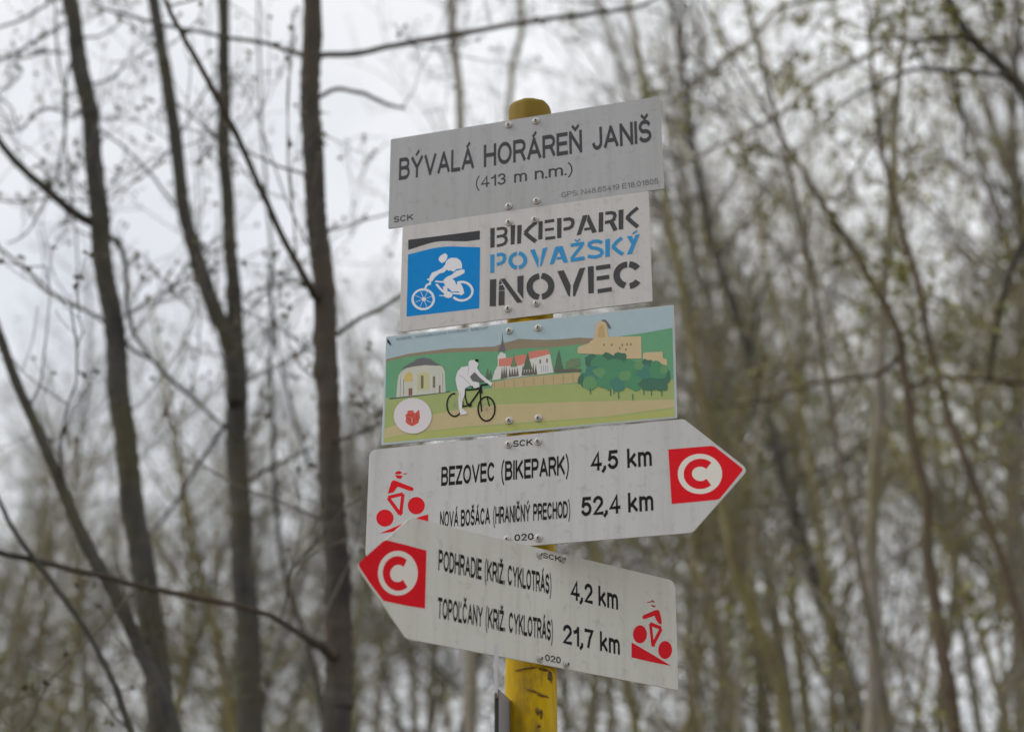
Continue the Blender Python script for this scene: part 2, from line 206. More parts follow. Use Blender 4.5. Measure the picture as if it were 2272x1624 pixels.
  ('church_print', 'pwhite', 'P', [(-60.0, -2.1), (-55.2, 15.4), (-49.9, 24.5), (-50.4, 42.3), (-44.8, 49.4), (-35.8, 44.2), (-34.1, 30.8), (2.7, 31.6), (22.8, 16.6), (50.3, 4.1), (50.7, 0.6), (21.4, -0.4), (-23.2, -1.6)]),
  ('church_print', 'proof', 'P', [(-49.9, 49.5), (-47.2, 58.2), (-44.5, 64.0), (-43.1, 74.0), (-42.5, 88.7), (-41.2, 73.8), (-39.0, 63.4), (-37.5, 57.1), (-36.8, 48.9), (-44.0, 51.3)]),
  ('church_print', 'pred', 'P', [(-48.2, 36.9), (-26.7, 37.3), (-5.1, 40.5), (3.5, 37.7), (3.1, 25.2), (-9.5, 20.1), (-48.3, 22.4)]),
  ('church_print', 'pwhite', 'P', [(5.8, 30.5), (25.8, 33.1), (44.5, 35.9), (50.7, 0.9), (21.4, -0.4), (10.5, 18.0)]),
  ('church_print', 'pred', 'P', [(5.4, 43.6), (22.7, 45.2), (40.4, 45.5), (45.4, 36.3), (25.8, 32.6), (7.4, 30.3)]),
  ('church_print', 'pwin', 'P', [(25.6, 19.2), (25.5, 27.2), (28.3, 27.4), (28.3, 19.6)]),
  ('church_print', 'pwin', 'P', [(37.7, 19.8), (37.6, 27.8), (40.4, 28.0), (40.4, 20.2)]),
  ('church_print', 'pblue', 'S', [(28.9, 16.0), (29.3, 4.0)], 1.41),
  ('church_print', 'pblue', 'S', [(32.8, 15.6), (33.1, 3.6)], 1.41),
  ('church_print', 'pblue', 'S', [(36.6, 15.1), (36.9, 3.2)], 1.41),
  ('church_print', 'pblue', 'S', [(40.4, 14.7), (40.7, 2.7)], 1.41),
  ('tree_print', 'ptree', 'P', [(51.1, 1.6), (55.2, 22.3), (60.3, 43.0), (64.8, 21.3), (69.3, 0.7)]),
  ('tree_print', 'ptree', 'P', [(-4.0, 11.5), (-0.4, 27.1), (4.2, 42.7), (8.5, 26.2), (12.9, 10.7)]),
  ('tree_print', 'ptreelight', 'P', [(-26.8, 18.8), (-24.2, 30.5), (-20.9, 42.3), (-17.6, 29.8), (-14.4, 18.4)]),
  ('tree_print', 'ptreebrown', 'P', [(-44.4, -1.8), (-43.3, 10.1), (-42.1, 22.0), (-40.6, 9.8), (-39.1, -1.4)]),
  ('tree_print', 'ptreebrown', 'P', [(-40.5, -1.4), (-39.5, 11.3), (-38.2, 24.0), (-36.7, 11.0), (-35.2, -1.0)]),
  ('tree_print', 'ptreebrown', 'P', [(-36.6, -1.0), (-35.6, 10.9), (-34.3, 22.8), (-32.8, 10.6), (-31.4, -0.6)]),
  ('tree_print', 'ptreebrown', 'P', [(-30.5, -0.1), (-29.4, 9.4), (-28.1, 18.9), (-26.6, 9.1), (-25.2, 0.3)]),
  ('tree_print', 'ptreebrown', 'P', [(-25.8, 0.2), (-24.8, 9.3), (-23.4, 18.4), (-22.0, 9.0), (-20.6, 0.6)]),
  ('tree_print', 'ptreebrown', 'P', [(-21.2, 0.2), (-20.1, 9.7), (-18.8, 19.2), (-17.4, 9.4), (-16.0, 0.6)]),
  ('tree_print', 'ptreebrown', 'P', [(-16.6, 0.4), (-15.5, 9.1), (-14.1, 17.7), (-12.7, 8.8), (-11.3, 0.8)]),
  ('tree_print', 'ptreebrown', 'P', [(-6.6, 0.3), (-5.5, 11.3), (-4.1, 22.4), (-2.7, 11.1), (-1.3, 0.7)]),
  ('tree_print', 'ptreebrown', 'P', [(-2.0, 0.1), (-0.9, 12.0), (0.5, 23.8), (1.9, 11.7), (3.3, 0.5)]),
  ('tree_print', 'ptreebrown', 'P', [(2.7, 0.1), (3.7, 12.0), (5.1, 23.8), (6.5, 11.7), (7.9, 0.5)]),
  ('tree_print', 'ptreebrown', 'P', [(7.3, -0.1), (8.4, 12.6), (9.7, 25.3), (11.1, 12.3), (12.5, 0.3)]),
  ('tree_print', 'ptreebrown', 'P', [(11.9, 0.2), (13.0, 12.1), (14.3, 24.0), (15.7, 11.8), (17.1, 0.6)]),
  ('tree_print', 'ptreebrown', 'P', [(16.5, -0.2), (17.6, 10.0), (19.0, 20.2), (20.3, 9.7), (21.7, 0.2)]),
  ('tree_print', 'ptree', 'P', [(-72.8, -0.4), (-70.9, 11.4), (-68.6, 23.2), (-66.0, 10.9), (-63.5, -0.5)]),
  ('tree_print', 'ptree', 'P', [(-66.1, 0.5), (-64.7, 9.1), (-63.0, 17.8), (-61.1, 8.8), (-59.3, 0.7)]),
  ('tree_print', 'ptreelight', 'P', [(72.4, 8.1), (73.2, 17.6), (81.5, 23.0), (97.4, 22.1), (98.1, 6.9), (83.7, 5.3)]),
  ('tree_print', 'ptreebrown', 'P', [(53.4, 5.4), (83.7, 4.5), (100.3, 1.9), (100.3, -3.1), (53.4, -0.2)]),
  ('castle_print', 'pcastle', 'P', [(93.7, 31.6), (94.5, 43.2), (115.0, 48.9), (116.6, 51.9), (122.6, 55.2), (125.3, 69.4), (126.7, 81.3), (131.6, 87.4), (143.1, 88.0), (146.5, 73.4), (148.1, 56.4), (205.8, 50.9), (205.7, 9.5), (179.8, 12.0), (159.1, 20.9)]),
  ('castle_print', 'pcastledark', 'P', [(129.5, 57.7), (131.2, 75.2), (137.3, 80.9), (141.0, 77.2), (143.0, 56.1)]),
  ('castle_print', 'proof', 'P', [(135.5, 88.5), (140.4, 90.2), (144.9, 88.4), (150.8, 79.3), (154.1, 71.2), (148.5, 72.3), (144.1, 83.3)]),
  ('castle_print', 'pcastle', 'P', [(208.4, 18.6), (211.1, 20.2), (242.3, 18.4), (242.6, 6.2), (249.3, 3.5), (249.4, -7.8), (208.2, 7.6)]),
  ('castle_print', 'pwin', 'P', [(139.4, 40.1), (139.4, 44.2), (141.8, 44.1), (141.8, 40.0)]),
  ('castle_print', 'pwin', 'P', [(152.9, 38.6), (152.9, 42.7), (155.3, 42.6), (155.3, 38.5)]),
  ('castle_print', 'pwin', 'P', [(171.6, 36.2), (171.6, 40.3), (174.0, 40.2), (173.9, 36.1)]),
  ('castle_print', 'pwin', 'P', [(179.8, 36.4), (179.8, 40.5), (182.2, 40.4), (182.1, 36.3)]),
  ('castle_print', 'pwin', 'P', [(186.5, 35.6), (186.5, 39.7), (188.9, 39.6), (188.8, 35.5)]),
  ('castle_print', 'pwin', 'P', [(177.7, 27.1), (177.7, 31.2), (180.1, 31.1), (180.1, 27.0)]),
  ('castle_print', 'pwin', 'P', [(167.0, 30.7), (167.0, 34.8), (169.4, 34.7), (169.4, 30.5)]),
  ('bush_print', 'pbushdark', 'P', [(129.1, 13.1), (128.6, 7.7), (127.0, 1.3), (121.2, 0.0), (116.0, 2.9), (110.8, 4.5), (107.3, 9.5), (107.6, 15.4), (106.4, 22.1), (111.9, 24.4), (115.9, 27.6), (121.4, 27.6), (126.2, 24.0), (130.1, 19.2)]),
  ('bush_print', 'pbushdark', 'P', [(158.2, 14.7), (157.7, 9.3), (152.1, 7.6), (148.1, 4.7), (142.6, 5.1), (138.7, 9.0), (136.9, 13.2), (131.9, 17.5), (135.8, 21.5), (138.8, 24.7), (142.7, 28.4), (148.4, 26.6), (152.8, 23.6), (157.1, 19.9)]),
  ('bush_print', 'pbushdark', 'P', [(178.8, 12.4), (180.4, 6.9), (175.5, 4.2), (170.2, 3.8), (164.7, 2.1), (158.4, 4.2), (157.3, 10.3), (154.2, 15.1), (157.1, 19.5), (159.2, 24.4), (165.0, 26.1), (170.7, 23.4), (177.2, 22.7), (180.4, 17.5)]),
  ('bush_print', 'pbushdark', 'P', [(116.4, -20.3), (115.7, -26.1), (111.3, -29.0), (107.3, -32.3), (101.9, -32.3), (98.8, -26.6), (93.5, -23.9), (94.1, -17.9), (94.9, -12.7), (98.8, -10.0), (102.2, -5.9), (107.1, -8.2), (112.5, -9.0), (113.8, -15.1)]),
  ('bush_print', 'pbushdark', 'P', [(226.7, -5.3), (224.6, -9.9), (221.7, -14.1), (215.9, -14.1), (210.8, -13.5), (204.6, -12.7), (200.7, -8.0), (200.3, -2.5), (200.2, 3.3), (206.5, 4.9), (210.6, 9.0), (216.3, 5.6), (223.1, 5.5), (225.8, -0.0)]),
  ('bush_print', 'pbushdark', 'P', [(254.2, -26.9), (254.1, -35.3), (249.3, -40.7), (243.6, -43.7), (238.2, -38.9), (233.0, -37.1), (230.9, -30.6), (229.5, -24.3), (230.7, -18.0), (232.2, -9.9), (238.8, -11.2), (243.9, -10.8), (249.2, -13.4), (254.1, -18.8)]),
  ('bush_print', 'pbush', 'P', [(153.8, 2.5), (150.2, -5.0), (143.1, -8.2), (137.2, -12.4), (129.1, -12.5), (124.1, -5.4), (116.5, -1.3), (116.7, 6.5), (117.2, 14.1), (122.0, 20.0), (129.5, 22.7), (137.5, 21.0), (144.7, 17.0), (147.6, 9.7)]),
  ('bush_print', 'pbushteal', 'P', [(138.7, -14.7), (134.8, -21.2), (131.9, -28.3), (125.0, -31.4), (116.8, -32.1), (110.6, -25.6), (108.1, -18.1), (103.5, -11.0), (107.2, -4.3), (109.5, 4.0), (117.7, 4.8), (125.2, 3.9), (133.9, 2.3), (136.5, -6.8)]),
  ('bush_print', 'pbush', 'P', [(177.8, -9.5), (175.8, -17.4), (171.0, -24.2), (162.3, -24.4), (153.8, -26.6), (143.9, -23.8), (139.8, -14.3), (136.5, -5.1), (137.5, 4.9), (144.7, 11.6), (154.0, 14.2), (164.0, 13.6), (173.0, 8.4), (175.4, -1.4)]),
  ('bush_print', 'pbush', 'P', [(205.4, -10.9), (202.6, -18.7), (197.2, -24.1), (190.7, -29.1), (182.6, -26.5), (174.4, -23.7), (169.3, -15.9), (170.8, -7.2), (170.4, 1.3), (175.9, 7.3), (182.7, 12.4), (190.7, 7.2), (197.4, 3.7), (203.9, -2.1)]),
  ('bush_print', 'pbushteal', 'P', [(229.6, -24.3), (229.2, -32.6), (222.2, -36.9), (215.0, -38.6), (206.4, -42.4), (200.9, -34.2), (196.9, -27.8), (194.5, -20.6), (196.0, -13.3), (201.5, -8.5), (207.8, -4.0), (216.9, -2.4), (222.0, -11.2), (228.0, -16.5)]),
  ('bush_print', 'pbush', 'P', [(249.0, -17.1), (248.2, -25.2), (243.5, -31.8), (235.1, -29.8), (228.4, -31.4), (220.9, -28.9), (220.4, -20.1), (216.2, -13.6), (220.0, -7.6), (222.0, 0.2), (228.8, 4.0), (236.3, 0.8), (240.7, -5.4), (244.4, -10.5)]),
  ('bush_print', 'pbushlight', 'P', [(127.9, -27.7), (128.4, -34.1), (122.5, -36.3), (118.1, -40.1), (112.2, -38.3), (107.6, -34.9), (102.4, -31.1), (102.9, -25.1), (103.9, -19.8), (106.3, -14.3), (112.3, -13.4), (118.5, -12.8), (123.5, -17.0), (125.6, -22.5)]),
  ('bush_print', 'pbush', 'P', [(159.1, -27.9), (159.7, -35.0), (153.5, -38.8), (147.5, -43.1), (140.5, -37.5), (134.0, -35.9), (127.7, -31.5), (126.5, -24.4), (128.9, -18.3), (133.1, -13.1), (139.7, -9.7), (147.5, -11.6), (153.8, -15.8), (158.3, -21.3)]),
  ('bush_print', 'pbushteal', 'P', [(179.5, -34.6), (176.3, -39.6), (173.6, -44.7), (167.4, -46.5), (160.5, -46.5), (155.2, -42.1), (153.4, -36.6), (149.6, -31.5), (149.6, -25.2), (154.9, -21.5), (161.0, -19.5), (167.5, -21.3), (172.9, -24.4), (178.3, -28.5)]),
  ('bush_print', 'pbush', 'P', [(204.2, -34.1), (206.7, -41.4), (201.7, -46.6), (194.6, -49.4), (187.6, -44.6), (182.2, -41.5), (174.5, -38.2), (175.6, -31.1), (177.9, -25.6), (181.6, -20.9), (187.4, -17.5), (194.2, -20.7), (200.8, -22.5), (206.0, -27.7)]),
  ('bush_print', 'pbushdark', 'P', [(235.6, -40.5), (229.8, -44.2), (228.8, -50.2), (220.6, -50.4), (213.2, -49.6), (206.1, -47.1), (202.9, -41.9), (197.7, -36.5), (203.4, -32.4), (206.5, -27.8), (214.0, -27.8), (221.4, -26.7), (229.6, -29.0), (234.8, -34.4)]),
  ('bush_print', 'pbushdark', 'P', [(248.9, -43.4), (249.5, -48.6), (246.8, -53.2), (241.0, -52.4), (236.3, -52.8), (231.2, -51.1), (227.8, -46.5), (227.8, -41.2), (228.4, -36.1), (231.7, -32.2), (236.9, -31.7), (242.0, -31.0), (246.5, -34.1), (250.1, -38.3)]),
  ('bush_print', 'pbushlight', 'P', [(142.0, -8.8), (140.4, -12.4), (137.9, -15.4), (134.3, -18.3), (129.7, -15.5), (126.2, -13.4), (124.2, -10.2), (120.3, -6.5), (121.0, -1.9), (126.1, -0.6), (129.8, 0.7), (133.9, 0.1), (138.5, -1.0), (141.0, -4.7)]),
  ('bush_print', 'pbushlight', 'P', [(187.5, -19.9), (184.4, -23.1), (183.3, -27.6), (178.4, -27.7), (173.7, -28.3), (169.2, -25.9), (165.8, -22.2), (166.2, -17.6), (166.9, -13.6), (170.0, -10.7), (174.4, -10.6), (178.7, -10.0), (183.7, -11.2), (186.8, -15.3)]),
  ('bush_print', 'pbushlight', 'P', [(250.0, -15.6), (250.8, -19.5), (248.1, -21.5), (245.3, -22.2), (242.5, -21.9), (239.0, -21.7), (236.5, -18.4), (236.9, -14.2), (238.0, -10.9), (239.8, -8.0), (242.6, -5.7), (246.0, -6.3), (248.0, -9.9), (249.9, -12.4)]),
  ('bush_print', 'pbushlight', 'P', [(210.0, -3.5), (208.0, -6.6), (205.8, -9.4), (202.2, -10.9), (198.1, -10.1), (194.3, -8.3), (192.3, -5.0), (192.5, -1.6), (193.4, 1.2), (194.1, 5.2), (198.8, 3.8), (202.5, 5.2), (206.5, 3.6), (207.4, -0.2)]),
  ('bush_print', 'pbushdark', 'S', [(115.8, -34.3), (116.2, -46.1)], 1.69),
  ('bush_print', 'pbushdark', 'S', [(150.8, -41.0), (151.1, -52.7)], 1.67),
  ('bush_print', 'pbushdark', 'S', [(156.7, -38.5), (157.0, -50.2)], 1.67),
  ('bush_print', 'pbushdark', 'S', [(164.7, -47.9), (165.0, -59.5)], 1.67),
  ('bush_print', 'pbushdark', 'S', [(189.0, -52.7), (189.2, -64.3)], 1.66),
  ('bush_print', 'pbushdark', 'S', [(208.2, -45.4), (208.4, -57.0)], 1.66),
  ('bush_print', 'pbushdark', 'S', [(221.3, -48.3), (221.5, -59.9)], 1.65),
  ('bush_print', 'pbushdark', 'S', [(238.8, -50.8), (238.9, -62.4)], 1.65),
  ('cyclist_print', 'pblack', 'S', [(-126.9, -20.3), (-128.9, -20.1), (-131.0, -20.3), (-132.9, -20.9), (-134.7, -22.0), (-136.4, -23.5), (-137.9, -25.4), (-139.2, -27.6), (-140.2, -30.1), (-140.9, -32.9), (-141.4, -35.8), (-141.6, -38.9), (-141.5, -42.0), (-141.1, -45.1), (-140.4, -48.1), (-139.4, -50.9), (-138.2, -53.6), (-136.8, -56.0), (-135.1, -58.1), (-133.4, -59.9), (-131.5, -61.2), (-129.5, -62.2), (-127.5, -62.7), (-125.4, -62.8), (-123.5, -62.4), (-121.6, -61.6), (-119.8, -60.3), (-118.2, -58.7), (-116.8, -56.7), (-115.7, -54.3), (-114.7, -51.7)], 2.8),
  ('cyclist_print', 'pgreyline', 'S', [(-127.6, -41.5), (-114.7, -42.8)], 0.37),
  ('cyclist_print', 'pgreyline', 'S', [(-127.6, -41.5), (-117.4, -55.1)], 0.37),
  ('cyclist_print', 'pgreyline', 'S', [(-127.6, -41.5), (-124.9, -61.0)], 0.37),
  ('cyclist_print', 'pgreyline', 'S', [(-127.6, -41.5), (-133.6, -57.8)], 0.37),
  ('cyclist_print', 'pgreyline', 'S', [(-127.6, -41.5), (-139.5, -47.0)], 0.37),
  ('cyclist_print', 'pgreyline', 'S', [(-127.6, -41.5), (-139.9, -33.6)], 0.37),
  ('cyclist_print', 'pgreyline', 'S', [(-127.6, -41.5), (-134.5, -23.8)], 0.37),
  ('cyclist_print', 'pgreyline', 'S', [(-127.6, -41.5), (-125.8, -22.3)], 0.37),
  ('cyclist_print', 'pgreyline', 'S', [(-127.6, -41.5), (-118.1, -29.8)], 0.37),
  ('cyclist_print', 'pblack', 'S', [(-53.8, -56.2), (-54.1, -52.4), (-54.9, -48.5), (-56.0, -44.9), (-57.6, -41.6), (-59.5, -38.6), (-61.7, -36.2), (-64.2, -34.3), (-66.8, -33.0), (-69.4, -32.4), (-72.1, -32.5), (-74.6, -33.2), (-77.0, -34.7), (-79.1, -36.7), (-81.0, -39.2), (-82.4, -42.3), (-83.5, -45.7), (-84.1, -49.4), (-84.3, -53.2), (-84.0, -57.1), (-83.2, -60.9), (-82.0, -64.5), (-80.4, -67.9), (-78.5, -70.8), (-76.3, -73.2), (-73.9, -75.1), (-71.3, -76.3), (-68.6, -76.9), (-66.0, -76.8), (-63.5, -76.1), (-61.1, -74.7), (-59.0, -72.7), (-57.2, -70.1), (-55.7, -67.1), (-54.6, -63.7), (-54.0, -60.1), (-53.8, -56.2)], 2.93),
  ('cyclist_print', 'pgreyline', 'S', [(-69.0, -54.7), (-55.5, -56.1)], 0.37),
  ('cyclist_print', 'pgreyline', 'S', [(-69.0, -54.7), (-58.4, -68.8)], 0.37),
  ('cyclist_print', 'pgreyline', 'S', [(-69.0, -54.7), (-66.3, -75.0)], 0.37),
  ('cyclist_print', 'pgreyline', 'S', [(-69.0, -54.7), (-75.5, -71.7)], 0.37),
  ('cyclist_print', 'pgreyline', 'S', [(-69.0, -54.7), (-81.7, -60.4)], 0.37),
  ('cyclist_print', 'pgreyline', 'S', [(-69.0, -54.7), (-82.0, -46.5)], 0.37),
  ('cyclist_print', 'pgreyline', 'S', [(-69.0, -54.7), (-76.2, -36.3)], 0.37),
  ('cyclist_print', 'pgreyline', 'S', [(-69.0, -54.7), (-67.0, -34.8)], 0.37),
  ('cyclist_print', 'pgreyline', 'S', [(-69.0, -54.7), (-58.8, -42.7)], 0.37),
  ('cyclist_print', 'pblack', 'S', [(-109.0, -15.3), (-95.2, -16.3), (-80.6, -15.4)], 2.8),
  ('cyclist_print', 'pblack', 'S', [(-80.2, -16.4), (-90.4, -31.2), (-100.1, -44.2)], 3.52),
  ('cyclist_print', 'pblack', 'S', [(-109.0, -16.3), (-108.2, -28.5), (-104.2, -42.9)], 2.61),
  ('cyclist_print', 'pblack', 'S', [(-113.1, -36.4), (-112.4, -45.8), (-103.7, -45.7)], 2.78),
  ('cyclist_print', 'pblack', 'S', [(-80.6, -18.2), (-80.3, -36.0), (-77.6, -59.0)], 2.6),
  ('cyclist_print', 'pblack', 'S', [(-68.0, -34.4), (-63.7, -50.6)], 2.03),
  ('cyclist_print', 'pblack', 'S', [(-80.8, -9.6), (-67.1, -9.1)], 3.16),
  ('cyclist_print', 'pblack', 'S', [(-80.7, -10.7), (-78.2, -25.0)], 3.72),
  ('cyclist_print', 'pblack', 'S', [(-103.8, -42.9), (-96.4, -46.5)], 5.55),
  ('cyclist_print', 'pjersey', 'P', [(-126.8, 6.3), (-125.8, 13.8), (-123.2, 21.1), (-116.4, 28.4), (-103.5, 29.2), (-103.5, 37.0), (-100.1, 39.7), (-91.8, 39.3), (-86.6, 33.3), (-85.2, 30.3), (-87.8, 23.0), (-81.2, 12.8), (-70.0, 1.3), (-59.4, -7.8), (-61.6, -13.6), (-67.1, -7.9), (-73.6, -4.0), (-83.8, 6.5), (-91.3, 15.8), (-99.4, 6.3), (-95.6, -0.7), (-83.6, -3.9), (-82.5, -12.4), (-90.7, -14.4), (-99.1, -7.9), (-109.0, -12.5), (-109.7, -24.6), (-113.1, -35.5), (-113.7, -49.4), (-104.4, -57.7), (-105.2, -60.9), (-116.1, -61.4), (-119.6, -48.8), (-120.9, -32.8), (-119.9, -20.8), (-122.8, -13.0), (-125.4, -2.3)]),
  ('cyclist_print', 'pdarkgrey', 'P', [(-100.8, 8.3), (-92.2, 16.6), (-82.9, 5.5), (-73.1, -3.5), (-86.3, -3.8), (-94.7, 2.0)]),
  ('cyclist_print', 'pblack', 'P', [(-92.7, 40.6), (-88.6, 40.9), (-84.9, 38.6), (-86.6, 34.7), (-90.6, 35.6)]),
  ('cyclist_print', 'pblack', 'P', [(-97.2, -10.0), (-94.9, -9.3), (-94.2, -12.9), (-96.7, -13.0)]),
  ('cyclist_print', 'pgreyline', 'S', [(-121.6, 14.3), (-114.2, 9.7), (-104.7, -0.7), (-99.1, -6.9)], 0.75),
  ('cyclist_print', 'pgreyline', 'S', [(-103.5, 28.4), (-103.4, 20.8), (-105.0, 12.5)], 0.66),
  ('cyclist_print', 'pgreyline', 'S', [(-117.2, -18.2), (-115.8, -37.1)], 0.56),
  ('badge_print', 'pbadge', 'P', [(-169.0, -58.0), (-169.5, -64.5), (-171.3, -70.5), (-174.4, -75.9), (-178.6, -80.6), (-183.8, -84.2), (-189.7, -86.7), (-196.3, -87.9), (-203.1, -87.9), (-210.0, -86.6), (-216.7, -84.1), (-222.9, -80.5), (-228.5, -75.8), (-233.1, -70.3), (-236.6, -64.2), (-238.9, -57.8), (-239.9, -51.1), (-239.4, -44.6), (-237.7, -38.5), (-234.6, -33.0), (-230.4, -28.3), (-225.1, -24.7), (-219.1, -22.2), (-212.5, -20.9), (-205.5, -21.0), (-198.6, -22.3), (-191.9, -24.9), (-185.6, -28.6), (-180.1, -33.4), (-175.6, -38.9), (-172.1, -45.0), (-169.9, -51.5)]),
  ('badge_print', 'pemblem', 'P', [(-218.4, -51.5), (-214.9, -49.5), (-214.0, -43.7), (-203.8, -44.4), (-202.5, -48.4), (-199.4, -49.8), (-194.5, -44.5), (-192.3, -45.5), (-190.5, -59.7), (-193.6, -69.0), (-199.4, -72.0), (-205.1, -74.1), (-211.8, -70.1), (-217.4, -64.9), (-216.6, -57.9)]),
  ('badge_print', 'pemblemdark', 'S', [(-214.0, -51.2), (-206.2, -53.5), (-203.2, -50.7)], 1.88),
  ('badge_print', 'pemblemdark', 'S', [(-214.6, -57.3), (-209.0, -61.0), (-205.6, -70.7)], 1.88),
  ('badge_print', 'pemblemdark', 'S', [(-201.4, -57.1), (-202.6, -67.8)], 1.87),
  ('badge_print', 'pemblemdark', 'S', [(-196.2, -51.3), (-196.6, -63.8)], 1.87),
  ('badge_print', 'pemblemlight', 'P', [(-206.9, -67.4), (-206.4, -57.4), (-204.5, -57.5), (-203.8, -67.7)]),
  ('caption', 'pcaption', 'S', [(-240.0, 94.0), (-240.3, 97.5)], 0.75),
  ('caption', 'pcaption', 'S', [(-239.9, 94.2), (-238.3, 97.2)], 0.68),
  ('caption', 'pcaption', 'S', [(-237.1, 94.0), (-238.4, 97.7)], 1.03),
  ('caption', 'pcaption', 'S', [(-237.5, 94.3), (-236.0, 97.5)], 0.68),
  ('caption', 'pcaption', 'S', [(-235.2, 94.1), (-235.0, 97.4)], 0.85),
  ('caption', 'pcaption', 'S', [(-232.9, 94.2), (-232.8, 97.8)], 0.5),
  ('caption', 'pcaption', 'S', [(-230.7, 94.2), (-231.0, 98.5)], 0.86),
  ('caption', 'pcaption', 'S', [(-230.6, 98.5), (-228.7, 94.2)], 0.68),
  ('caption', 'pcaption', 'S', [(-228.3, 94.3), (-227.9, 98.2)], 0.82),
  ('caption', 'pcaption', 'S', [(-225.9, 94.3), (-226.2, 99.3)], 0.55),
  ('caption', 'pcaption', 'S', [(-225.7, 94.5), (-224.1, 96.6)], 0.67),
  ('caption', 'pcaption', 'S', [(-223.6, 94.3), (-223.8, 99.4)], 0.95),
  ('caption', 'pcaption', 'S', [(-221.4, 94.4), (-220.7, 97.8)], 0.77),
  ('caption', 'pcaption', 'S', [(-221.1, 96.1), (-219.4, 95.9)], 0.67),
  ('caption', 'pcaption', 'S', [(-219.1, 94.5), (-218.1, 99.4)], 1.03),
  ('caption', 'pcaption', 'S', [(-218.8, 99.5), (-217.0, 96.8)], 0.67),
  ('caption', 'pcaption', 'S', [(-216.2, 94.4), (-216.9, 98.4)], 0.79),
  ('caption', 'pcaption', 'S', [(-213.6, 94.5), (-214.6, 99.0)], 0.99),
  ('caption', 'pcaption', 'S', [(-214.1, 99.0), (-212.2, 94.5)], 0.67),
  ('caption', 'pcaption', 'S', [(-204.7, 94.7), (-205.3, 99.7)], 0.53),
  ('caption', 'pcaption', 'S', [(-202.6, 94.8), (-201.6, 98.0)], 0.93),
  ('caption', 'pcaption', 'S', [(-202.3, 96.4), (-200.5, 94.7)], 0.67),
  ('caption', 'pcaption', 'S', [(-199.6, 94.7), (-199.8, 100.0)], 0.79),
  ('caption', 'pcaption', 'S', [(-197.5, 94.8), (-198.3, 100.4)], 0.52),
  ('caption', 'pcaption', 'S', [(-195.0, 94.8), (-195.0, 99.8)], 0.65),
  ('caption', 'pcaption', 'S', [(-195.2, 97.3), (-193.5, 94.8)], 0.67),
  ('caption', 'pcaption', 'S', [(-193.0, 94.9), (-192.4, 99.0)], 0.56),
  ('caption', 'pcaption', 'S', [(-193.0, 99.0), (-191.3, 98.9)], 0.67),
  ('caption', 'pcaption', 'S', [(-190.6, 94.9), (-189.9, 99.1)], 0.99),
  ('caption', 'pcaption', 'S', [(-190.5, 95.1), (-188.8, 94.9)], 0.67),
  ('caption', 'pcaption', 'S', [(-188.1, 95.0), (-188.5, 99.4)], 0.82),
  ('caption', 'pcaption', 'S', [(-186.0, 95.0), (-185.7, 100.2)], 0.51),
  ('caption', 'pcaption', 'S', [(-185.9, 97.6), (-184.1, 95.0)], 0.67),
  ('caption', 'pcaption', 'S', [(-183.2, 95.0), (-183.8, 98.6)], 0.76),
  ('caption', 'pcaption', 'S', [(-183.5, 96.8), (-181.8, 95.0)], 0.67),
  ('caption', 'pcaption', 'S', [(-181.4, 95.1), (-180.7, 98.4)], 0.67),
  ('caption', 'pcaption', 'S', [(-181.1, 95.3), (-179.4, 95.1)], 0.67),
  ('caption', 'pcaption', 'S', [(-178.6, 95.1), (-179.1, 100.2)], 0.77),
  ('caption', 'pcaption', 'S', [(-178.8, 97.6), (-177.2, 97.4)], 0.67),
  ('caption', 'pcaption', 'S', [(-176.4, 95.2), (-176.0, 99.8)], 1.02),
  ('caption', 'pcaption', 'S', [(-176.6, 99.9), (-174.8, 97.3)], 0.67),
  ('caption', 'pcaption', 'S', [(-174.2, 95.2), (-173.7, 98.6)], 0.87),
  ('caption', 'pcaption', 'S', [(-171.5, 95.2), (-171.7, 98.7)], 0.65),
  ('caption', 'pcaption', 'S', [(-169.7, 95.3), (-169.1, 98.6)], 0.5),
  ('caption', 'pcaption', 'S', [(-169.4, 95.5), (-167.8, 96.8)], 0.67),
  ('caption', 'pcaption', 'S', [(-167.0, 95.3), (-167.9, 100.4)], 0.64),
  ('caption', 'pcaption', 'S', [(-165.0, 95.4), (-165.6, 99.6)], 0.63),
  ('caption', 'pcaption', 'S', [(-162.4, 95.4), (-161.9, 98.8)], 0.88),
  ('caption', 'pcaption', 'S', [(-162.5, 97.1), (-160.8, 96.9)], 0.67),
  ('caption', 'pcaption', 'S', [(-160.1, 95.5), (-160.6, 99.1)], 0.98),
  ('caption', 'pcaption', 'S', [(-157.9, 95.5), (-157.5, 100.5)], 1.04),
  ('caption', 'pcaption', 'S', [(-157.9, 100.6), (-156.2, 97.9)], 0.67),
  ('caption', 'pcaption', 'S', [(-155.8, 95.6), (-155.2, 99.2)], 0.51),
  ('caption', 'pcaption', 'S', [(-153.0, 95.6), (-152.8, 99.1)], 1.01),
  ('caption', 'pcaption', 'S', [(-153.2, 97.4), (-151.5, 97.2)], 0.67),
  ('caption', 'pcaption', 'S', [(-150.6, 95.6), (-150.5, 99.8)], 0.54),
  ('caption', 'pcaption', 'S', [(-150.8, 97.8), (-149.1, 95.6)], 0.67),
  ('caption', 'pcaption', 'S', [(-148.2, 95.7), (-147.9, 99.4)], 1.04),
  ('caption', 'pcaption', 'S', [(-148.6, 99.5), (-146.8, 97.4)], 0.67),
  ('caption', 'pcaption', 'S', [(-141.5, 95.8), (-141.9, 101.1)], 0.92),
  ('caption', 'pcaption', 'S', [(-139.1, 95.9), (-139.8, 99.5)], 0.58),
  ('caption', 'pcaption', 'S', [(-136.6, 95.9), (-137.1, 99.8)], 0.58),
  ('caption', 'pcaption', 'S', [(-134.9, 96.0), (-133.9, 99.7)], 0.58),
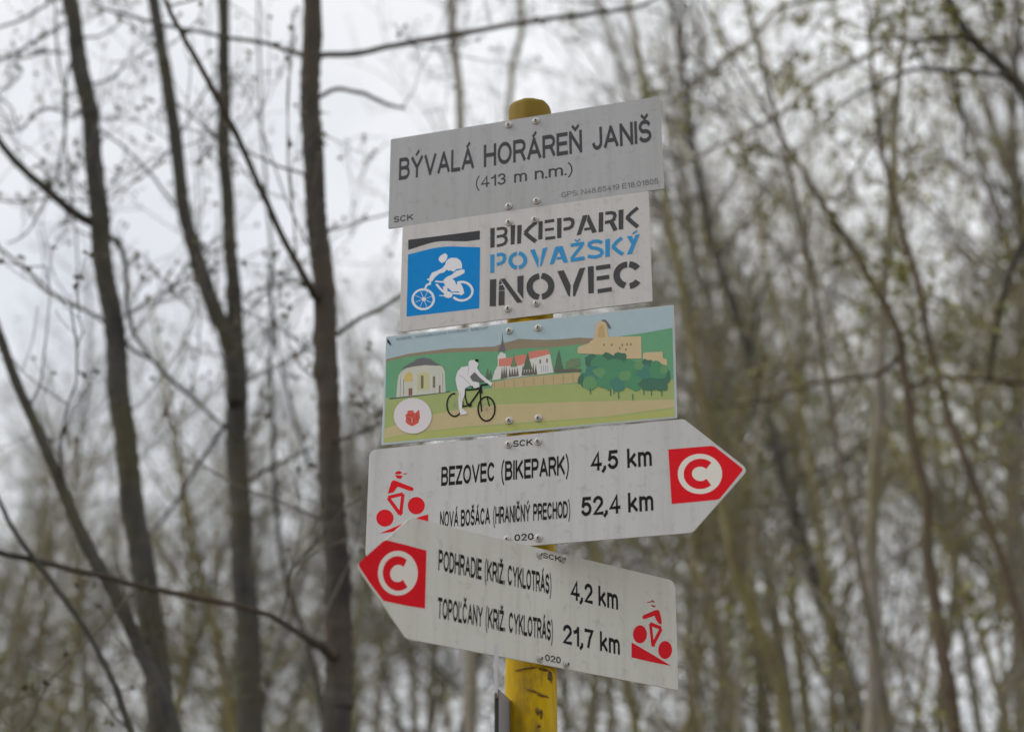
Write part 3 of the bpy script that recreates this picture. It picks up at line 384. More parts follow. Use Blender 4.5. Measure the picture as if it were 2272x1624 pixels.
  ('caption', 'pcaption', 'S', [(-134.6, 97.9), (-132.9, 97.7)], 0.67),
  ('caption', 'pcaption', 'S', [(-131.9, 96.0), (-132.9, 99.3)], 0.5),
  ('caption', 'pcaption', 'S', [(-129.5, 96.0), (-129.4, 100.4)], 0.89),
  ('caption', 'pcaption', 'S', [(-129.9, 98.3), (-128.3, 98.1)], 0.67),
  ('caption', 'pcaption', 'S', [(-128.0, 96.1), (-127.1, 99.4)], 0.65),
  ('caption', 'pcaption', 'S', [(-125.0, 96.1), (-125.2, 100.6)], 1.03),
  ('caption', 'pcaption', 'S', [(-125.3, 98.4), (-123.7, 100.4)], 0.67),
  ('caption', 'pcaption', 'S', [(-122.9, 96.1), (-123.1, 101.3)], 0.72),
  ('caption', 'pcaption', 'S', [(-120.7, 96.2), (-120.5, 99.9)], 0.65),
  ('caption', 'pcaption', 'S', [(-120.6, 96.4), (-119.0, 96.2)], 0.66),
  ('caption', 'pcaption', 'S', [(-118.0, 96.2), (-117.9, 101.3)], 0.88),
  ('caption', 'pcaption', 'S', [(-115.6, 96.2), (-116.1, 99.7)], 0.86),
  ('caption', 'pcaption', 'S', [(-116.0, 96.5), (-114.4, 99.5)], 0.66),
  ('caption', 'pcaption', 'S', [(-113.3, 96.3), (-113.5, 99.9)], 0.78),
  ('caption', 'pcaption', 'S', [(-111.4, 96.4), (-112.1, 100.2)], 0.63),
  ('caption', 'pcaption', 'S', [(-111.4, 96.6), (-109.7, 96.4)], 0.66),
  ('caption', 'pcaption', 'S', [(-109.5, 96.5), (-109.9, 100.7)], 0.66),
  ('caption', 'pcaption', 'S', [(-106.8, 96.5), (-107.3, 101.5)], 0.54),
  ('caption', 'pcaption', 'S', [(-106.9, 101.4), (-105.2, 98.7)], 0.66),
  ('caption', 'pcaption', 'S', [(-99.9, 96.6), (-99.4, 101.7)], 0.93),
  ('caption', 'pcaption', 'S', [(-97.6, 96.6), (-98.1, 100.7)], 0.8),
  ('caption', 'pcaption', 'S', [(-97.5, 96.8), (-95.9, 98.4)], 0.66),
  ('caption', 'pcaption', 'S', [(-95.3, 96.7), (-95.8, 100.4)], 0.47),
  ('caption', 'pcaption', 'S', [(-95.2, 96.9), (-93.6, 98.3)], 0.66),
  ('caption', 'pcaption', 'S', [(-93.3, 96.7), (-93.0, 101.2)], 0.64),
  ('caption', 'pcaption', 'S', [(-92.9, 96.9), (-91.3, 98.8)], 0.66),
  ('caption', 'pcaption', 'S', [(-90.8, 96.8), (-90.4, 101.5)], 0.92),
  ('caption', 'pcaption', 'S', [(-90.7, 101.6), (-89.0, 96.7)], 0.66),
  ('caption', 'pcaption', 'S', [(-88.3, 96.8), (-88.4, 100.7)], 0.79),
  ('caption', 'pcaption', 'S', [(-88.4, 98.7), (-86.7, 96.8)], 0.66),
  ('caption', 'pcaption', 'S', [(-85.8, 96.8), (-85.8, 100.4)], 0.64),
  ('caption', 'pcaption', 'S', [(-84.2, 96.9), (-84.0, 100.5)], 0.85),
  ('caption', 'pcaption', 'S', [(-81.8, 96.9), (-81.4, 101.3)], 0.48),
  ('caption', 'pcaption', 'S', [(-79.5, 97.0), (-79.7, 101.0)], 0.94),
  ('caption', 'pcaption', 'S', [(-76.4, 96.9), (-76.4, 100.6)], 0.66),
  ('caption', 'pcaption', 'S', [(-76.9, 98.8), (-75.2, 97.0)], 0.66),
  ('caption', 'pcaption', 'S', [(-74.8, 97.1), (-75.1, 101.4)], 0.63),
  ('caption', 'pcaption', 'S', [(-71.9, 97.0), (-72.4, 100.4)], 0.89),
  ('caption', 'pcaption', 'S', [(-70.3, 97.2), (-70.4, 102.6)], 0.76),
  ('corner_scuff', 'pblack', 'P', [(-258.1, 98.0), (-255.1, 95.7), (-250.5, 86.5), (-251.8, 84.7), (-255.8, 90.0), (-257.8, 91.7)]),
 ],
 4: [
  ('lettering', 'ink', 'T', [('BEZOVEC', -150.3, -54.1, 19.8), ('(BIKEPARK)', -43.0, 75.6, 19.3)], 34.6, 0.185),
  ('lettering', 'ink', 'T', [('4,5', 113.2, 160.5, 22.0), ('km', 175.6, 217.2, 21.5)], 33.4, 0.185),
  ('lettering', 'ink', 'T', [('NOVÁ', -150.9, -118.1, -55.1), ('BOŠÁCA', -113.7, -62.3, -55.3), ('(HRANIČNÝ', -56.6, 7.8, -55.6), ('PRECHOD)', 13.4, 77.0, -55.8)], 29.7, 0.185),
  ('lettering', 'ink', 'T', [('52,4', 95.9, 162.3, -55.4), ('km', 175.2, 217.5, -55.4)], 33.3, 0.185),
  ('lettering', 'ink', 'T', [('SCK', -22.1, 12.7, 77.9)], 11.6, 0.175),
  ('lettering', 'ink', 'T', [('020', -19.4, 14.0, -88.4)], 11.7, 0.175),
  ('route_emblem', 'red', 'P', [(245.4, 47.3), (317.1, 46.5), (323.6, 43.8), (346.0, 22.4), (366.0, 2.9), (365.4, -1.6), (345.1, -24.7), (326.8, -44.9), (321.0, -46.4), (247.7, -47.2)]),
  ('route_emblem', 'emblemwhite', 'P', [(332.7, -3.4), (331.8, -9.3), (329.9, -14.9), (327.0, -20.0), (323.2, -24.6), (318.5, -28.4), (313.2, -31.3), (307.4, -33.3), (301.2, -34.3), (294.9, -34.2), (288.6, -33.1), (282.5, -31.1), (276.9, -28.0), (271.8, -24.1), (267.4, -19.5), (264.0, -14.2), (261.5, -8.6), (260.0, -2.6), (259.7, 3.4), (260.5, 9.4), (262.3, 15.1), (265.3, 20.3), (269.1, 24.9), (273.8, 28.8), (279.2, 31.7), (285.1, 33.7), (291.4, 34.7), (297.8, 34.6), (304.1, 33.5), (310.2, 31.3), (315.9, 28.2), (320.9, 24.2), (325.2, 19.5), (328.6, 14.3), (331.0, 8.6), (332.4, 2.6)]),
  ('route_emblem', 'red', 'S', [(311.5, 12.5), (308.5, 15.1), (305.1, 17.1), (301.3, 18.5), (297.3, 19.2), (293.4, 19.2), (289.5, 18.4), (285.9, 17.0), (282.8, 14.9), (280.1, 12.2), (278.1, 9.1), (276.8, 5.6), (276.3, 1.9), (276.5, -1.9), (277.5, -5.5), (279.3, -9.0), (281.7, -12.1), (284.6, -14.8), (288.1, -16.9), (291.8, -18.4), (295.7, -19.1), (299.7, -19.2), (303.5, -18.5), (307.1, -17.1), (310.3, -15.1)], 13.76),
  ('rider_emblem', 'red', 'P', [(-235.9, 50.7), (-232.1, 53.9), (-226.8, 54.3), (-221.3, 50.7), (-226.6, 48.3), (-232.6, 48.8)]),
  ('rider_emblem', 'reddark', 'S', [(-219.9, 47.9), (-212.7, 48.5)], 1.59),
  ('rider_emblem', 'red', 'P', [(-235.2, 47.5), (-221.2, 45.4), (-223.6, 39.8), (-231.3, 41.3)]),
  ('rider_emblem', 'red', 'P', [(-247.3, 15.0), (-245.0, 24.2), (-241.7, 35.1), (-238.2, 38.7), (-232.8, 36.9), (-216.0, 28.8), (-202.0, 22.3), (-199.9, 18.8), (-202.4, 15.8), (-207.7, 16.9), (-219.8, 21.9), (-229.2, 26.1), (-233.0, 21.8), (-236.5, 16.7)]),
  ('rider_emblem', 'red', 'S', [(-246.4, 8.0), (-219.5, 12.1)], 6.08),
  ('rider_emblem', 'red', 'S', [(-219.4, 11.5), (-222.3, -22.0)], 6.06),
  ('rider_emblem', 'red', 'S', [(-246.4, 7.4), (-223.6, -23.8)], 6.08),
  ('rider_emblem', 'red', 'S', [(-225.0, -20.4), (-220.3, -24.7)], 6.02),
  ('rider_emblem', 'red', 'P', [(-235.2, -29.9), (-235.5, -33.2), (-236.6, -36.4), (-238.3, -39.1), (-240.8, -41.3), (-243.7, -42.8), (-247.0, -43.7), (-250.5, -43.8), (-254.1, -43.1), (-257.5, -41.7), (-260.5, -39.6), (-263.2, -37.0), (-265.2, -33.9), (-266.5, -30.6), (-267.0, -27.2), (-266.7, -23.8), (-265.7, -20.7), (-263.9, -17.9), (-261.4, -15.7), (-258.5, -14.1), (-255.2, -13.3), (-251.6, -13.2), (-248.1, -13.9), (-244.7, -15.3), (-241.6, -17.4), (-239.0, -20.1), (-237.0, -23.1), (-235.7, -26.4)]),
  ('rider_emblem', 'red', 'P', [(-179.0, -12.6), (-179.3, -16.0), (-180.4, -19.1), (-182.1, -21.9), (-184.5, -24.2), (-187.4, -25.7), (-190.6, -26.6), (-194.0, -26.7), (-197.5, -26.0), (-200.8, -24.6), (-203.8, -22.5), (-206.3, -19.8), (-208.2, -16.7), (-209.5, -13.3), (-210.0, -9.8), (-209.7, -6.4), (-208.6, -3.2), (-206.9, -0.4), (-204.5, 1.8), (-201.6, 3.4), (-198.3, 4.3), (-194.9, 4.4), (-191.4, 3.7), (-188.1, 2.2), (-185.1, 0.1), (-182.6, -2.6), (-180.7, -5.7), (-179.5, -9.1)]),
  ('rider_emblem', 'red', 'P', [(-260.0, -55.3), (-235.9, -47.3), (-206.5, -37.7), (-187.4, -31.6), (-172.5, -28.5), (-171.9, -50.6)]),
 ],
 5: [
  ('lettering', 'ink', 'T', [('PODHRADIE', -228.2, -143.5, 21.0), ('(KRIŽ.', -137.5, -97.0, 21.5), ('CYKLOTRÁS)', -90.8, 0.2, 22.0)], 34.0, 0.185),
  ('lettering', 'ink', 'T', [('4,2', 41.5, 89.9, 21.2), ('km', 102.6, 146.4, 21.3)], 34.2, 0.185),
  ('lettering', 'ink', 'T', [('TOPOĽČANY', -226.9, -139.9, -55.1), ('(KRIŽ.', -134.0, -94.8, -55.1), ('CYKLOTRÁS)', -87.5, 3.5, -55.1)], 33.7, 0.185),
  ('lettering', 'ink', 'T', [('21,7', 24.8, 90.7, -55.4), ('km', 104.9, 149.0, -55.1)], 33.1, 0.185),
  ('lettering', 'ink', 'T', [('SCK', -18.3, 20.5, 81.4)], 9.3, 0.175),
  ('lettering', 'ink', 'T', [('020', -12.8, 20.3, -89.2)], 10.8, 0.175),
  ('route_emblem', 'red', 'P', [(-375.5, 1.5), (-373.9, 6.1), (-353.8, 26.9), (-332.9, 47.7), (-328.0, 50.4), (-290.9, 49.9), (-251.8, 48.6), (-251.3, 0.7), (-251.0, -44.0), (-289.4, -45.3), (-327.6, -44.9), (-353.9, -21.5)]),
  ('route_emblem', 'emblemwhite', 'P', [(-266.8, 9.4), (-267.1, 3.1), (-268.5, -3.1), (-271.0, -9.1), (-274.5, -14.8), (-278.9, -19.9), (-284.0, -24.3), (-289.6, -27.9), (-295.7, -30.6), (-302.0, -32.2), (-308.3, -32.8), (-314.5, -32.3), (-320.3, -30.7), (-325.6, -28.2), (-330.3, -24.7), (-334.1, -20.5), (-337.1, -15.5), (-339.0, -10.0), (-339.8, -4.1), (-339.6, 2.0), (-338.3, 8.2), (-335.9, 14.2), (-332.6, 19.8), (-328.4, 25.0), (-323.4, 29.5), (-317.7, 33.2), (-311.7, 36.0), (-305.3, 37.7), (-298.9, 38.4), (-292.6, 38.0), (-286.7, 36.5), (-281.2, 34.0), (-276.5, 30.5), (-272.5, 26.1), (-269.5, 21.1), (-267.6, 15.4)]),
  ('route_emblem', 'red', 'S', [(-290.8, 20.3), (-294.2, 21.8), (-297.9, 22.7), (-301.8, 22.8), (-305.8, 22.2), (-309.7, 20.9), (-313.4, 18.9), (-316.7, 16.3), (-319.6, 13.2), (-321.8, 9.7), (-323.5, 6.0), (-324.4, 2.1), (-324.6, -1.7), (-324.0, -5.5), (-322.7, -8.9), (-320.7, -12.0), (-318.2, -14.5), (-315.1, -16.5), (-311.6, -17.8), (-307.8, -18.4), (-303.9, -18.3), (-299.9, -17.5), (-296.1, -15.9), (-292.5, -13.7), (-289.4, -11.0)], 13.59),
  ('rider_emblem', 'reddark', 'P', [(222.2, 50.2), (227.0, 52.5), (232.0, 48.6), (227.8, 48.3)]),
  ('rider_emblem', 'reddark', 'S', [(213.7, 45.5), (224.1, 49.1)], 1.67),
  ('rider_emblem', 'reddark', 'P', [(221.7, 43.4), (233.7, 43.5), (230.4, 40.0), (224.2, 41.0)]),
  ('rider_emblem', 'red', 'P', [(201.1, 18.3), (204.6, 22.2), (231.2, 35.1), (237.9, 37.2), (242.1, 35.1), (245.9, 23.0), (246.5, 13.1), (240.3, 12.8), (233.5, 18.8), (229.9, 25.0), (208.1, 16.0), (203.4, 15.2)]),
  ('rider_emblem', 'red', 'S', [(219.5, 9.4), (245.3, 5.9)], 6.64),
  ('rider_emblem', 'red', 'S', [(220.1, 9.5), (224.0, -25.6)], 6.64),
  ('rider_emblem', 'red', 'S', [(245.3, 5.2), (225.5, -25.3)], 6.69),
  ('rider_emblem', 'red', 'S', [(221.3, -27.4), (229.2, -25.4)], 5.93),
  ('rider_emblem', 'red', 'P', [(211.3, -10.1), (210.8, -13.7), (209.5, -17.2), (207.5, -20.5), (204.9, -23.3), (201.8, -25.7), (198.4, -27.4), (194.8, -28.3), (191.3, -28.5), (188.0, -27.8), (185.0, -26.5), (182.6, -24.4), (180.8, -21.7), (179.7, -18.6), (179.4, -15.2), (179.9, -11.7), (181.1, -8.2), (183.1, -4.9), (185.7, -2.0), (188.7, 0.3), (192.1, 2.0), (195.7, 3.0), (199.2, 3.2), (202.6, 2.6), (205.6, 1.2), (208.0, -0.9), (209.9, -3.6), (211.0, -6.7)]),
  ('rider_emblem', 'red', 'P', [(269.4, -28.3), (268.9, -31.9), (267.5, -35.4), (265.5, -38.7), (262.8, -41.6), (259.6, -44.0), (256.1, -45.6), (252.5, -46.6), (248.9, -46.7), (245.5, -46.1), (242.5, -44.7), (240.0, -42.6), (238.2, -39.9), (237.1, -36.8), (236.8, -33.3), (237.3, -29.8), (238.7, -26.3), (240.7, -23.0), (243.3, -20.1), (246.5, -17.7), (250.0, -16.0), (253.6, -15.1), (257.3, -14.9), (260.7, -15.5), (263.7, -16.9), (266.2, -19.0), (268.1, -21.7), (269.1, -24.9)]),
  ('rider_emblem', 'red', 'P', [(175.6, -29.7), (221.2, -42.7), (266.1, -56.4), (220.8, -56.6), (174.9, -55.5)]),
 ],
}
TREES = [
 {'name': 'ash_tree', 'label': 'dark slim tree trunk nearest the left edge, with a thick limb rising to the left', 'trunk': [(-2.468, 5.6, 8.321, 0.0107), (-2.209, 5.6, 6.821, 0.0229), (-1.83, 5.6, 5.321, 0.0306), (-1.763, 5.6, 5.056, 0.0338), (-1.688, 5.6, 4.799, 0.0342), (-1.638, 5.6, 4.547, 0.0337), (-1.607, 5.6, 4.353, 0.0386), (-1.58, 5.6, 4.163, 0.0364), (-1.521, 5.6, 3.929, 0.0367), (-1.479, 5.6, 3.749, 0.0389), (-1.444, 5.6, 3.565, 0.0401), (-1.418, 5.6, 3.455, 0.0398), (-1.367, 5.6, 3.193, 0.0408), (-1.296, 5.6, 2.855, 0.0424), (-1.237, 5.6, 2.611, 0.0441), (-1.193, 5.6, 2.355, 0.0464), (-0.95, 5.6, 0.942, 0.0501), (-0.902, 5.6, -0.15, 0.058)], 'branch': [[(-1.623, 5.6, 4.304, 0.021), (-1.688, 5.54, 4.332, 0.0182), (-1.792, 5.48, 4.406, 0.0164), (-1.896, 5.42, 4.498, 0.0146), (-1.963, 5.36, 4.581, 0.0128), (-2.046, 5.3, 4.712, 0.0103)], [(-1.559, 5.6, 4.248, 0.0104), (-1.523, 5.64, 4.229, 0.0096), (-1.499, 5.68, 4.153, 0.0088), (-1.489, 5.72, 3.981, 0.0079), (-1.451, 5.76, 3.886, 0.007), (-1.402, 5.8, 3.829, 0.0053)], [(-1.495, 5.6, 3.839, 0.0068), (-1.6, 5.68, 3.946, 0.0069), (-1.751, 5.76, 4.047, 0.0071), (-1.911, 5.84, 4.198, 0.0063), (-2.086, 5.92, 4.354, 0.0064), (-2.193, 6.0, 4.444, 0.0056)], [(-1.464, 5.6, 3.811, 0.0068), (-1.426, 5.68, 3.799, 0.0069), (-1.374, 5.76, 3.791, 0.0069), (-1.327, 5.84, 3.752, 0.007), (-1.233, 5.92, 3.689, 0.0071), (-1.062, 6.0, 3.542, 0.0053)], [(-1.785, 5.6, 5.014, 0.0055), (-1.778, 5.56, 4.825, 0.0045), (-1.75, 5.52, 4.652, 0.0044), (-1.687, 5.48, 4.387, 0.0034), (-1.631, 5.44, 4.132, 0.0034), (-1.597, 5.4, 3.932, 0.0025)], [(-1.804, 5.6, 5.066, 0.0046), (-1.877, 5.55, 5.035, 0.0045), (-1.963, 5.5, 4.977, 0.0036), (-2.017, 5.45, 4.956, 0.0036), (-2.053, 5.4, 4.949, 0.0026)], [(-1.828, 5.6, 5.214, 0.0055), (-1.828, 5.5, 5.117, 0.0045), (-1.892, 5.4, 4.979, 0.0044), (-1.96, 5.3, 4.856, 0.0035), (-1.971, 5.2, 4.773, 0.0025)], [(-1.854, 5.6, 5.332, 0.0065), (-1.867, 5.525, 5.259, 0.0055), (-1.948, 5.45, 5.125, 0.0054), (-2.004, 5.375, 5.034, 0.0044), (-2.017, 5.3, 4.975, 0.0035)], [(-1.767, 5.6, 5.145, 0.0046), (-1.772, 5.675, 5.189, 0.0046), (-1.723, 5.75, 5.259, 0.0038), (-1.684, 5.825, 5.352, 0.0038), (-1.68, 5.9, 5.441, 0.0029)], [(-1.7, 5.6, 4.919, 0.0045), (-1.649, 5.667, 4.972, 0.0037), (-1.618, 5.733, 5.066, 0.0037), (-1.622, 5.8, 5.145, 0.0028)], [(-1.65, 5.6, 4.397, 0.0044), (-1.765, 5.55, 4.38, 0.0035), (-1.875, 5.5, 4.34, 0.0034), (-1.942, 5.45, 4.319, 0.0034), (-1.975, 5.4, 4.298, 0.0025)], [(-1.735, 5.6, 4.773, 0.0054), (-1.743, 5.583, 4.768, 0.0045), (-1.829, 5.567, 4.789, 0.0045), (-1.866, 5.55, 4.769, 0.0045), (-1.907, 5.533, 4.699, 0.0044), (-1.951, 5.517, 4.67, 0.0035), (-2.0, 5.5, 4.685, 0.0035)], [(-1.906, 5.45, 4.631, 0.0035), (-1.941, 5.437, 4.713, 0.0035), (-1.987, 5.425, 4.764, 0.0035), (-1.936, 5.412, 4.802, 0.0035), (-1.898, 5.4, 4.839, 0.0026)], [(-1.78, 5.3, 5.127, 0.0044), (-1.744, 5.286, 4.856, 0.0043), (-1.697, 5.271, 4.682, 0.0043), (-1.683, 5.257, 4.502, 0.0042), (-1.692, 5.243, 4.308, 0.0033), (-1.737, 5.229, 4.155, 0.0033), (-1.777, 5.214, 4.05, 0.0032), (-1.832, 5.2, 4.007, 0.0024)]], 'tw': 1.0},
 {'name': 'ash_tree', 'label': 'forked dark tree whose two slim stems join beside the middle sign height', 'trunk': [(-1.441, 6.4, 8.867, 0.0093), (-1.462, 6.4, 7.367, 0.0199), (-1.363, 6.4, 5.867, 0.0265), (-1.339, 6.4, 5.504, 0.0281), (-1.31, 6.4, 5.156, 0.0286), (-1.277, 6.4, 4.871, 0.0292), (-1.249, 6.4, 4.596, 0.0308), (-1.226, 6.4, 4.383, 0.0324), (-1.206, 6.4, 4.194, 0.0389), (-1.185, 6.4, 4.045, 0.0453), (-1.159, 6.4, 3.735, 0.0446), (-1.131, 6.4, 3.434, 0.0448), (-1.104, 6.4, 3.144, 0.0459), (-1.063, 6.4, 2.862, 0.0488), (-1.029, 6.4, 2.588, 0.0507), (-1.019, 6.4, 2.477, 0.0513), (-0.885, 6.4, 0.991, 0.0554), (-0.858, 6.4, -0.15, 0.0641)], 'branch': [[(-1.168, 6.4, 3.84, 0.0382), (-1.199, 6.394, 4.043, 0.0386), (-1.237, 6.389, 4.168, 0.0368), (-1.305, 6.383, 4.322, 0.0352), (-1.378, 6.378, 4.533, 0.0336), (-1.44, 6.372, 4.746, 0.0319), (-1.485, 6.367, 5.021, 0.0313), (-1.54, 6.361, 5.304, 0.0307), (-1.603, 6.356, 5.596, 0.0291), (-1.661, 6.35, 5.833, 0.0273), (-2.028, 6.312, 7.333, 0.0205), (-2.275, 6.274, 8.833, 0.0096)], [(-1.488, 6.4, 4.783, 0.006), (-1.507, 6.3, 4.786, 0.0059), (-1.57, 6.2, 4.853, 0.0059), (-1.67, 6.1, 4.928, 0.0049), (-1.754, 6.0, 4.958, 0.0048), (-1.784, 5.9, 4.932, 0.0038)], [(-1.366, 6.4, 5.469, 0.0062), (-1.425, 6.46, 5.423, 0.0052), (-1.561, 6.52, 5.176, 0.0052), (-1.649, 6.58, 5.093, 0.0052), (-1.759, 6.64, 5.033, 0.0042), (-1.881, 6.7, 4.971, 0.0032)], [(-1.08, 6.4, 3.511, 0.0094), (-1.051, 6.533, 3.593, 0.0096), (-0.973, 6.667, 3.687, 0.0078), (-0.895, 6.8, 3.783, 0.006)], [(-1.208, 6.4, 3.759, 0.0085), (-1.341, 6.633, 3.696, 0.0078), (-1.493, 6.867, 3.563, 0.007), (-1.654, 7.1, 3.462, 0.0051)]], 'tw': 0.8},
 {'name': 'ash_tree', 'label': 'thickest dark trunk just left of the sign stack, browner near the bottom', 'trunk': [(-0.751, 5.0, 7.912, 0.0116), (-0.803, 5.0, 6.412, 0.0248), (-0.734, 5.0, 4.912, 0.0331), (-0.721, 5.0, 4.628, 0.0357), (-0.704, 5.0, 4.356, 0.0367), (-0.684, 5.0, 4.091, 0.0361), (-0.659, 5.0, 3.835, 0.037), (-0.633, 5.0, 3.588, 0.0379), (-0.622, 5.0, 3.488, 0.0377), (-0.602, 5.0, 3.246, 0.0378), (-0.58, 5.0, 3.011, 0.0394), (-0.564, 5.0, 2.784, 0.0402), (-0.551, 5.0, 2.564, 0.0424), (-0.548, 5.0, 2.35, 0.0438), (-0.544, 5.0, 2.263, 0.0449), (-0.482, 5.0, 0.905, 0.0485), (-0.469, 5.0, -0.15, 0.0561)], 'branch': [[(-0.71, 5.0, 4.675, 0.0147), (-0.695, 5.067, 4.721, 0.0116), (-0.566, 5.133, 4.772, 0.0109), (-0.44, 5.2, 4.85, 0.011), (-0.228, 5.267, 4.937, 0.0104), (0.032, 5.333, 5.034, 0.0096), (0.244, 5.4, 5.118, 0.0089), (0.426, 5.467, 5.188, 0.0081), (0.556, 5.533, 5.267, 0.0064), (0.676, 5.6, 5.387, 0.0046)], [(-0.727, 5.0, 4.68, 0.0098), (-0.761, 5.062, 4.724, 0.0091), (-0.913, 5.125, 4.807, 0.0075), (-1.093, 5.188, 4.877, 0.0076), (-1.235, 5.25, 4.947, 0.0069), (-1.399, 5.312, 5.028, 0.007), (-1.523, 5.375, 5.106, 0.0062), (-1.66, 5.438, 5.189, 0.0054), (-1.735, 5.5, 5.253, 0.0045)], [(-0.672, 5.0, 3.727, 0.0153), (-0.671, 4.9, 3.699, 0.0128), (-0.746, 4.8, 3.823, 0.0112), (-0.804, 4.7, 3.935, 0.0103), (-0.868, 4.6, 4.061, 0.0102), (-0.931, 4.5, 4.167, 0.0101), (-0.99, 4.4, 4.253, 0.0093), (-1.047, 4.3, 4.336, 0.0078), (-1.071, 4.2, 4.366, 0.0069), (-1.086, 4.1, 4.377, 0.0055)], [(-0.623, 5.0, 3.567, 0.0106), (-0.599, 5.05, 3.604, 0.0092), (-0.578, 5.1, 3.647, 0.0077), (-0.527, 5.15, 3.708, 0.0078), (-0.475, 5.2, 3.764, 0.0071), (-0.4, 5.25, 3.839, 0.0064), (-0.303, 5.3, 3.923, 0.0041)], [(-0.702, 5.0, 4.497, 0.0097), (-0.692, 5.1, 4.565, 0.0082), (-0.648, 5.2, 4.652, 0.0076), (-0.564, 5.3, 4.693, 0.0077), (-0.492, 5.4, 4.713, 0.0069), (-0.429, 5.5, 4.752, 0.0053)], [(-0.559, 5.0, 2.498, 0.0211), (-0.59, 4.94, 2.521, 0.0167), (-0.636, 4.88, 2.541, 0.011), (-0.721, 4.82, 2.581, 0.0089), (-0.782, 4.76, 2.592, 0.0081), (-0.944, 4.7, 2.617, 0.0087), (-1.103, 4.64, 2.636, 0.0086), (-1.224, 4.58, 2.655, 0.0085), (-1.357, 4.52, 2.677, 0.0091), (-1.459, 4.46, 2.685, 0.0083), (-1.53, 4.4, 2.69, 0.0063)], [(-0.582, 5.0, 3.202, 0.0067), (-0.526, 5.133, 3.28, 0.0061), (-0.463, 5.267, 3.359, 0.0047), (-0.411, 5.4, 3.431, 0.004)]], 'tw': 0.8},
 {'name': 'leaning_tree', 'label': 'slim dark tree leaning in from the left edge below the middle', 'trunk': [(-2.915, 4.9, 6.707, 0.005), (-2.402, 4.9, 5.207, 0.0107), (-1.768, 4.9, 3.707, 0.0143), (-1.659, 4.9, 3.449, 0.0155), (-1.587, 4.9, 3.305, 0.0161), (-1.511, 4.9, 3.148, 0.0166), (-1.438, 4.9, 3.011, 0.0179), (-1.369, 4.9, 2.891, 0.0192), (-1.299, 4.9, 2.773, 0.0204), (-1.233, 4.9, 2.678, 0.0203), (-1.175, 4.9, 2.578, 0.0208), (-1.117, 4.9, 2.472, 0.0213), (-1.067, 4.9, 2.367, 0.0219), (-1.017, 4.9, 2.248, 0.0223), (-0.45, 4.9, 0.899, 0.0241), (-0.337, 4.9, -0.15, 0.0279)], 'branch': [], 'tw': 0.5},
 {'name': 'leaning_tree', 'label': 'thin leaning sapling crossing the bottom left corner', 'trunk': [(-2.743, 4.5, 5.004, 0.0021), (-2.225, 4.5, 4.004, 0.0045), (-1.587, 4.5, 3.004, 0.006), (-1.49, 4.5, 2.852, 0.0066), (-1.441, 4.5, 2.771, 0.0065), (-1.365, 4.5, 2.676, 0.0071), (-1.296, 4.5, 2.589, 0.0077), (-1.221, 4.5, 2.49, 0.0076), (-1.147, 4.5, 2.379, 0.0082), (-1.086, 4.5, 2.277, 0.0081), (-1.047, 4.5, 2.187, 0.0087), (-0.478, 4.5, 0.875, 0.0094), (-0.365, 4.5, -0.15, 0.0109)], 'branch': [], 'tw': 0.5},
 {'name': 'sapling', 'label': 'thin grey sapling rising behind the top left of the uppermost sign', 'trunk': [(-0.318, 9.0, 10.641, 0.0089), (-0.415, 9.0, 9.141, 0.019), (-0.393, 9.0, 7.641, 0.0253), (-0.389, 9.0, 7.373, 0.0251), (-0.362, 9.0, 7.097, 0.0234), (-0.336, 9.0, 6.828, 0.0246), (-0.322, 9.0, 6.624, 0.0258), (-0.294, 9.0, 5.676, 0.0277), (-0.255, 9.0, 4.508, 0.0319), (-0.226, 9.0, 2.874, 0.0373), (-0.195, 9.0, 1.15, 0.0403), (-0.189, 9.0, -0.15, 0.0466)], 'branch': [], 'tw': 1.3},
 {'name': 'sapling', 'label': 'faint thin sapling directly above the yellow post top', 'trunk': [(0.072, 11.0, 12.092, 0.007), (0.009, 11.0, 10.592, 0.0151), (0.066, 11.0, 9.092, 0.0201), (0.079, 11.0, 8.75, 0.0217), (0.021, 11.0, 8.452, 0.0233), (-0.007, 11.0, 8.208, 0.0231), (-0.021, 11.0, 7.368, 0.026), (0.013, 11.0, 5.874, 0.0298), (0.043, 11.0, 3.179, 0.0365), (0.064, 11.0, 1.272, 0.0394), (0.068, 11.0, -0.15, 0.0456)], 'branch': [], 'tw': 1.3},
 {'name': 'sapling', 'label': 'thin crooked sapling between the forked tree and the thickest left trunk', 'trunk': [(-1.366, 7.5, 7.554, 0.0025), (-1.39, 7.5, 6.554, 0.0053), (-1.294, 7.5, 5.554, 0.0071), (-1.239, 7.5, 4.98, 0.0081), (-1.205, 7.5, 4.483, 0.009), (-1.179, 7.5, 4.006, 0.01), (-1.143, 7.5, 3.663, 0.0109), (-1.105, 7.5, 3.482, 0.0108), (-1.04, 7.5, 3.258, 0.0117), (-0.977, 7.5, 3.105, 0.0127), (-0.915, 7.5, 2.902, 0.0136), (-0.872, 7.5, 2.645, 0.0145), (-0.606, 7.5, 1.058, 0.0157), (-0.553, 7.5, -0.15, 0.0181)], 'branch': [[(-0.982, 7.5, 3.914, 0.0077), (-1.089, 7.6, 4.213, 0.009), (-1.174, 7.7, 4.5, 0.0081), (-1.251, 7.8, 4.858, 0.0059)]], 'tw': 1.0},
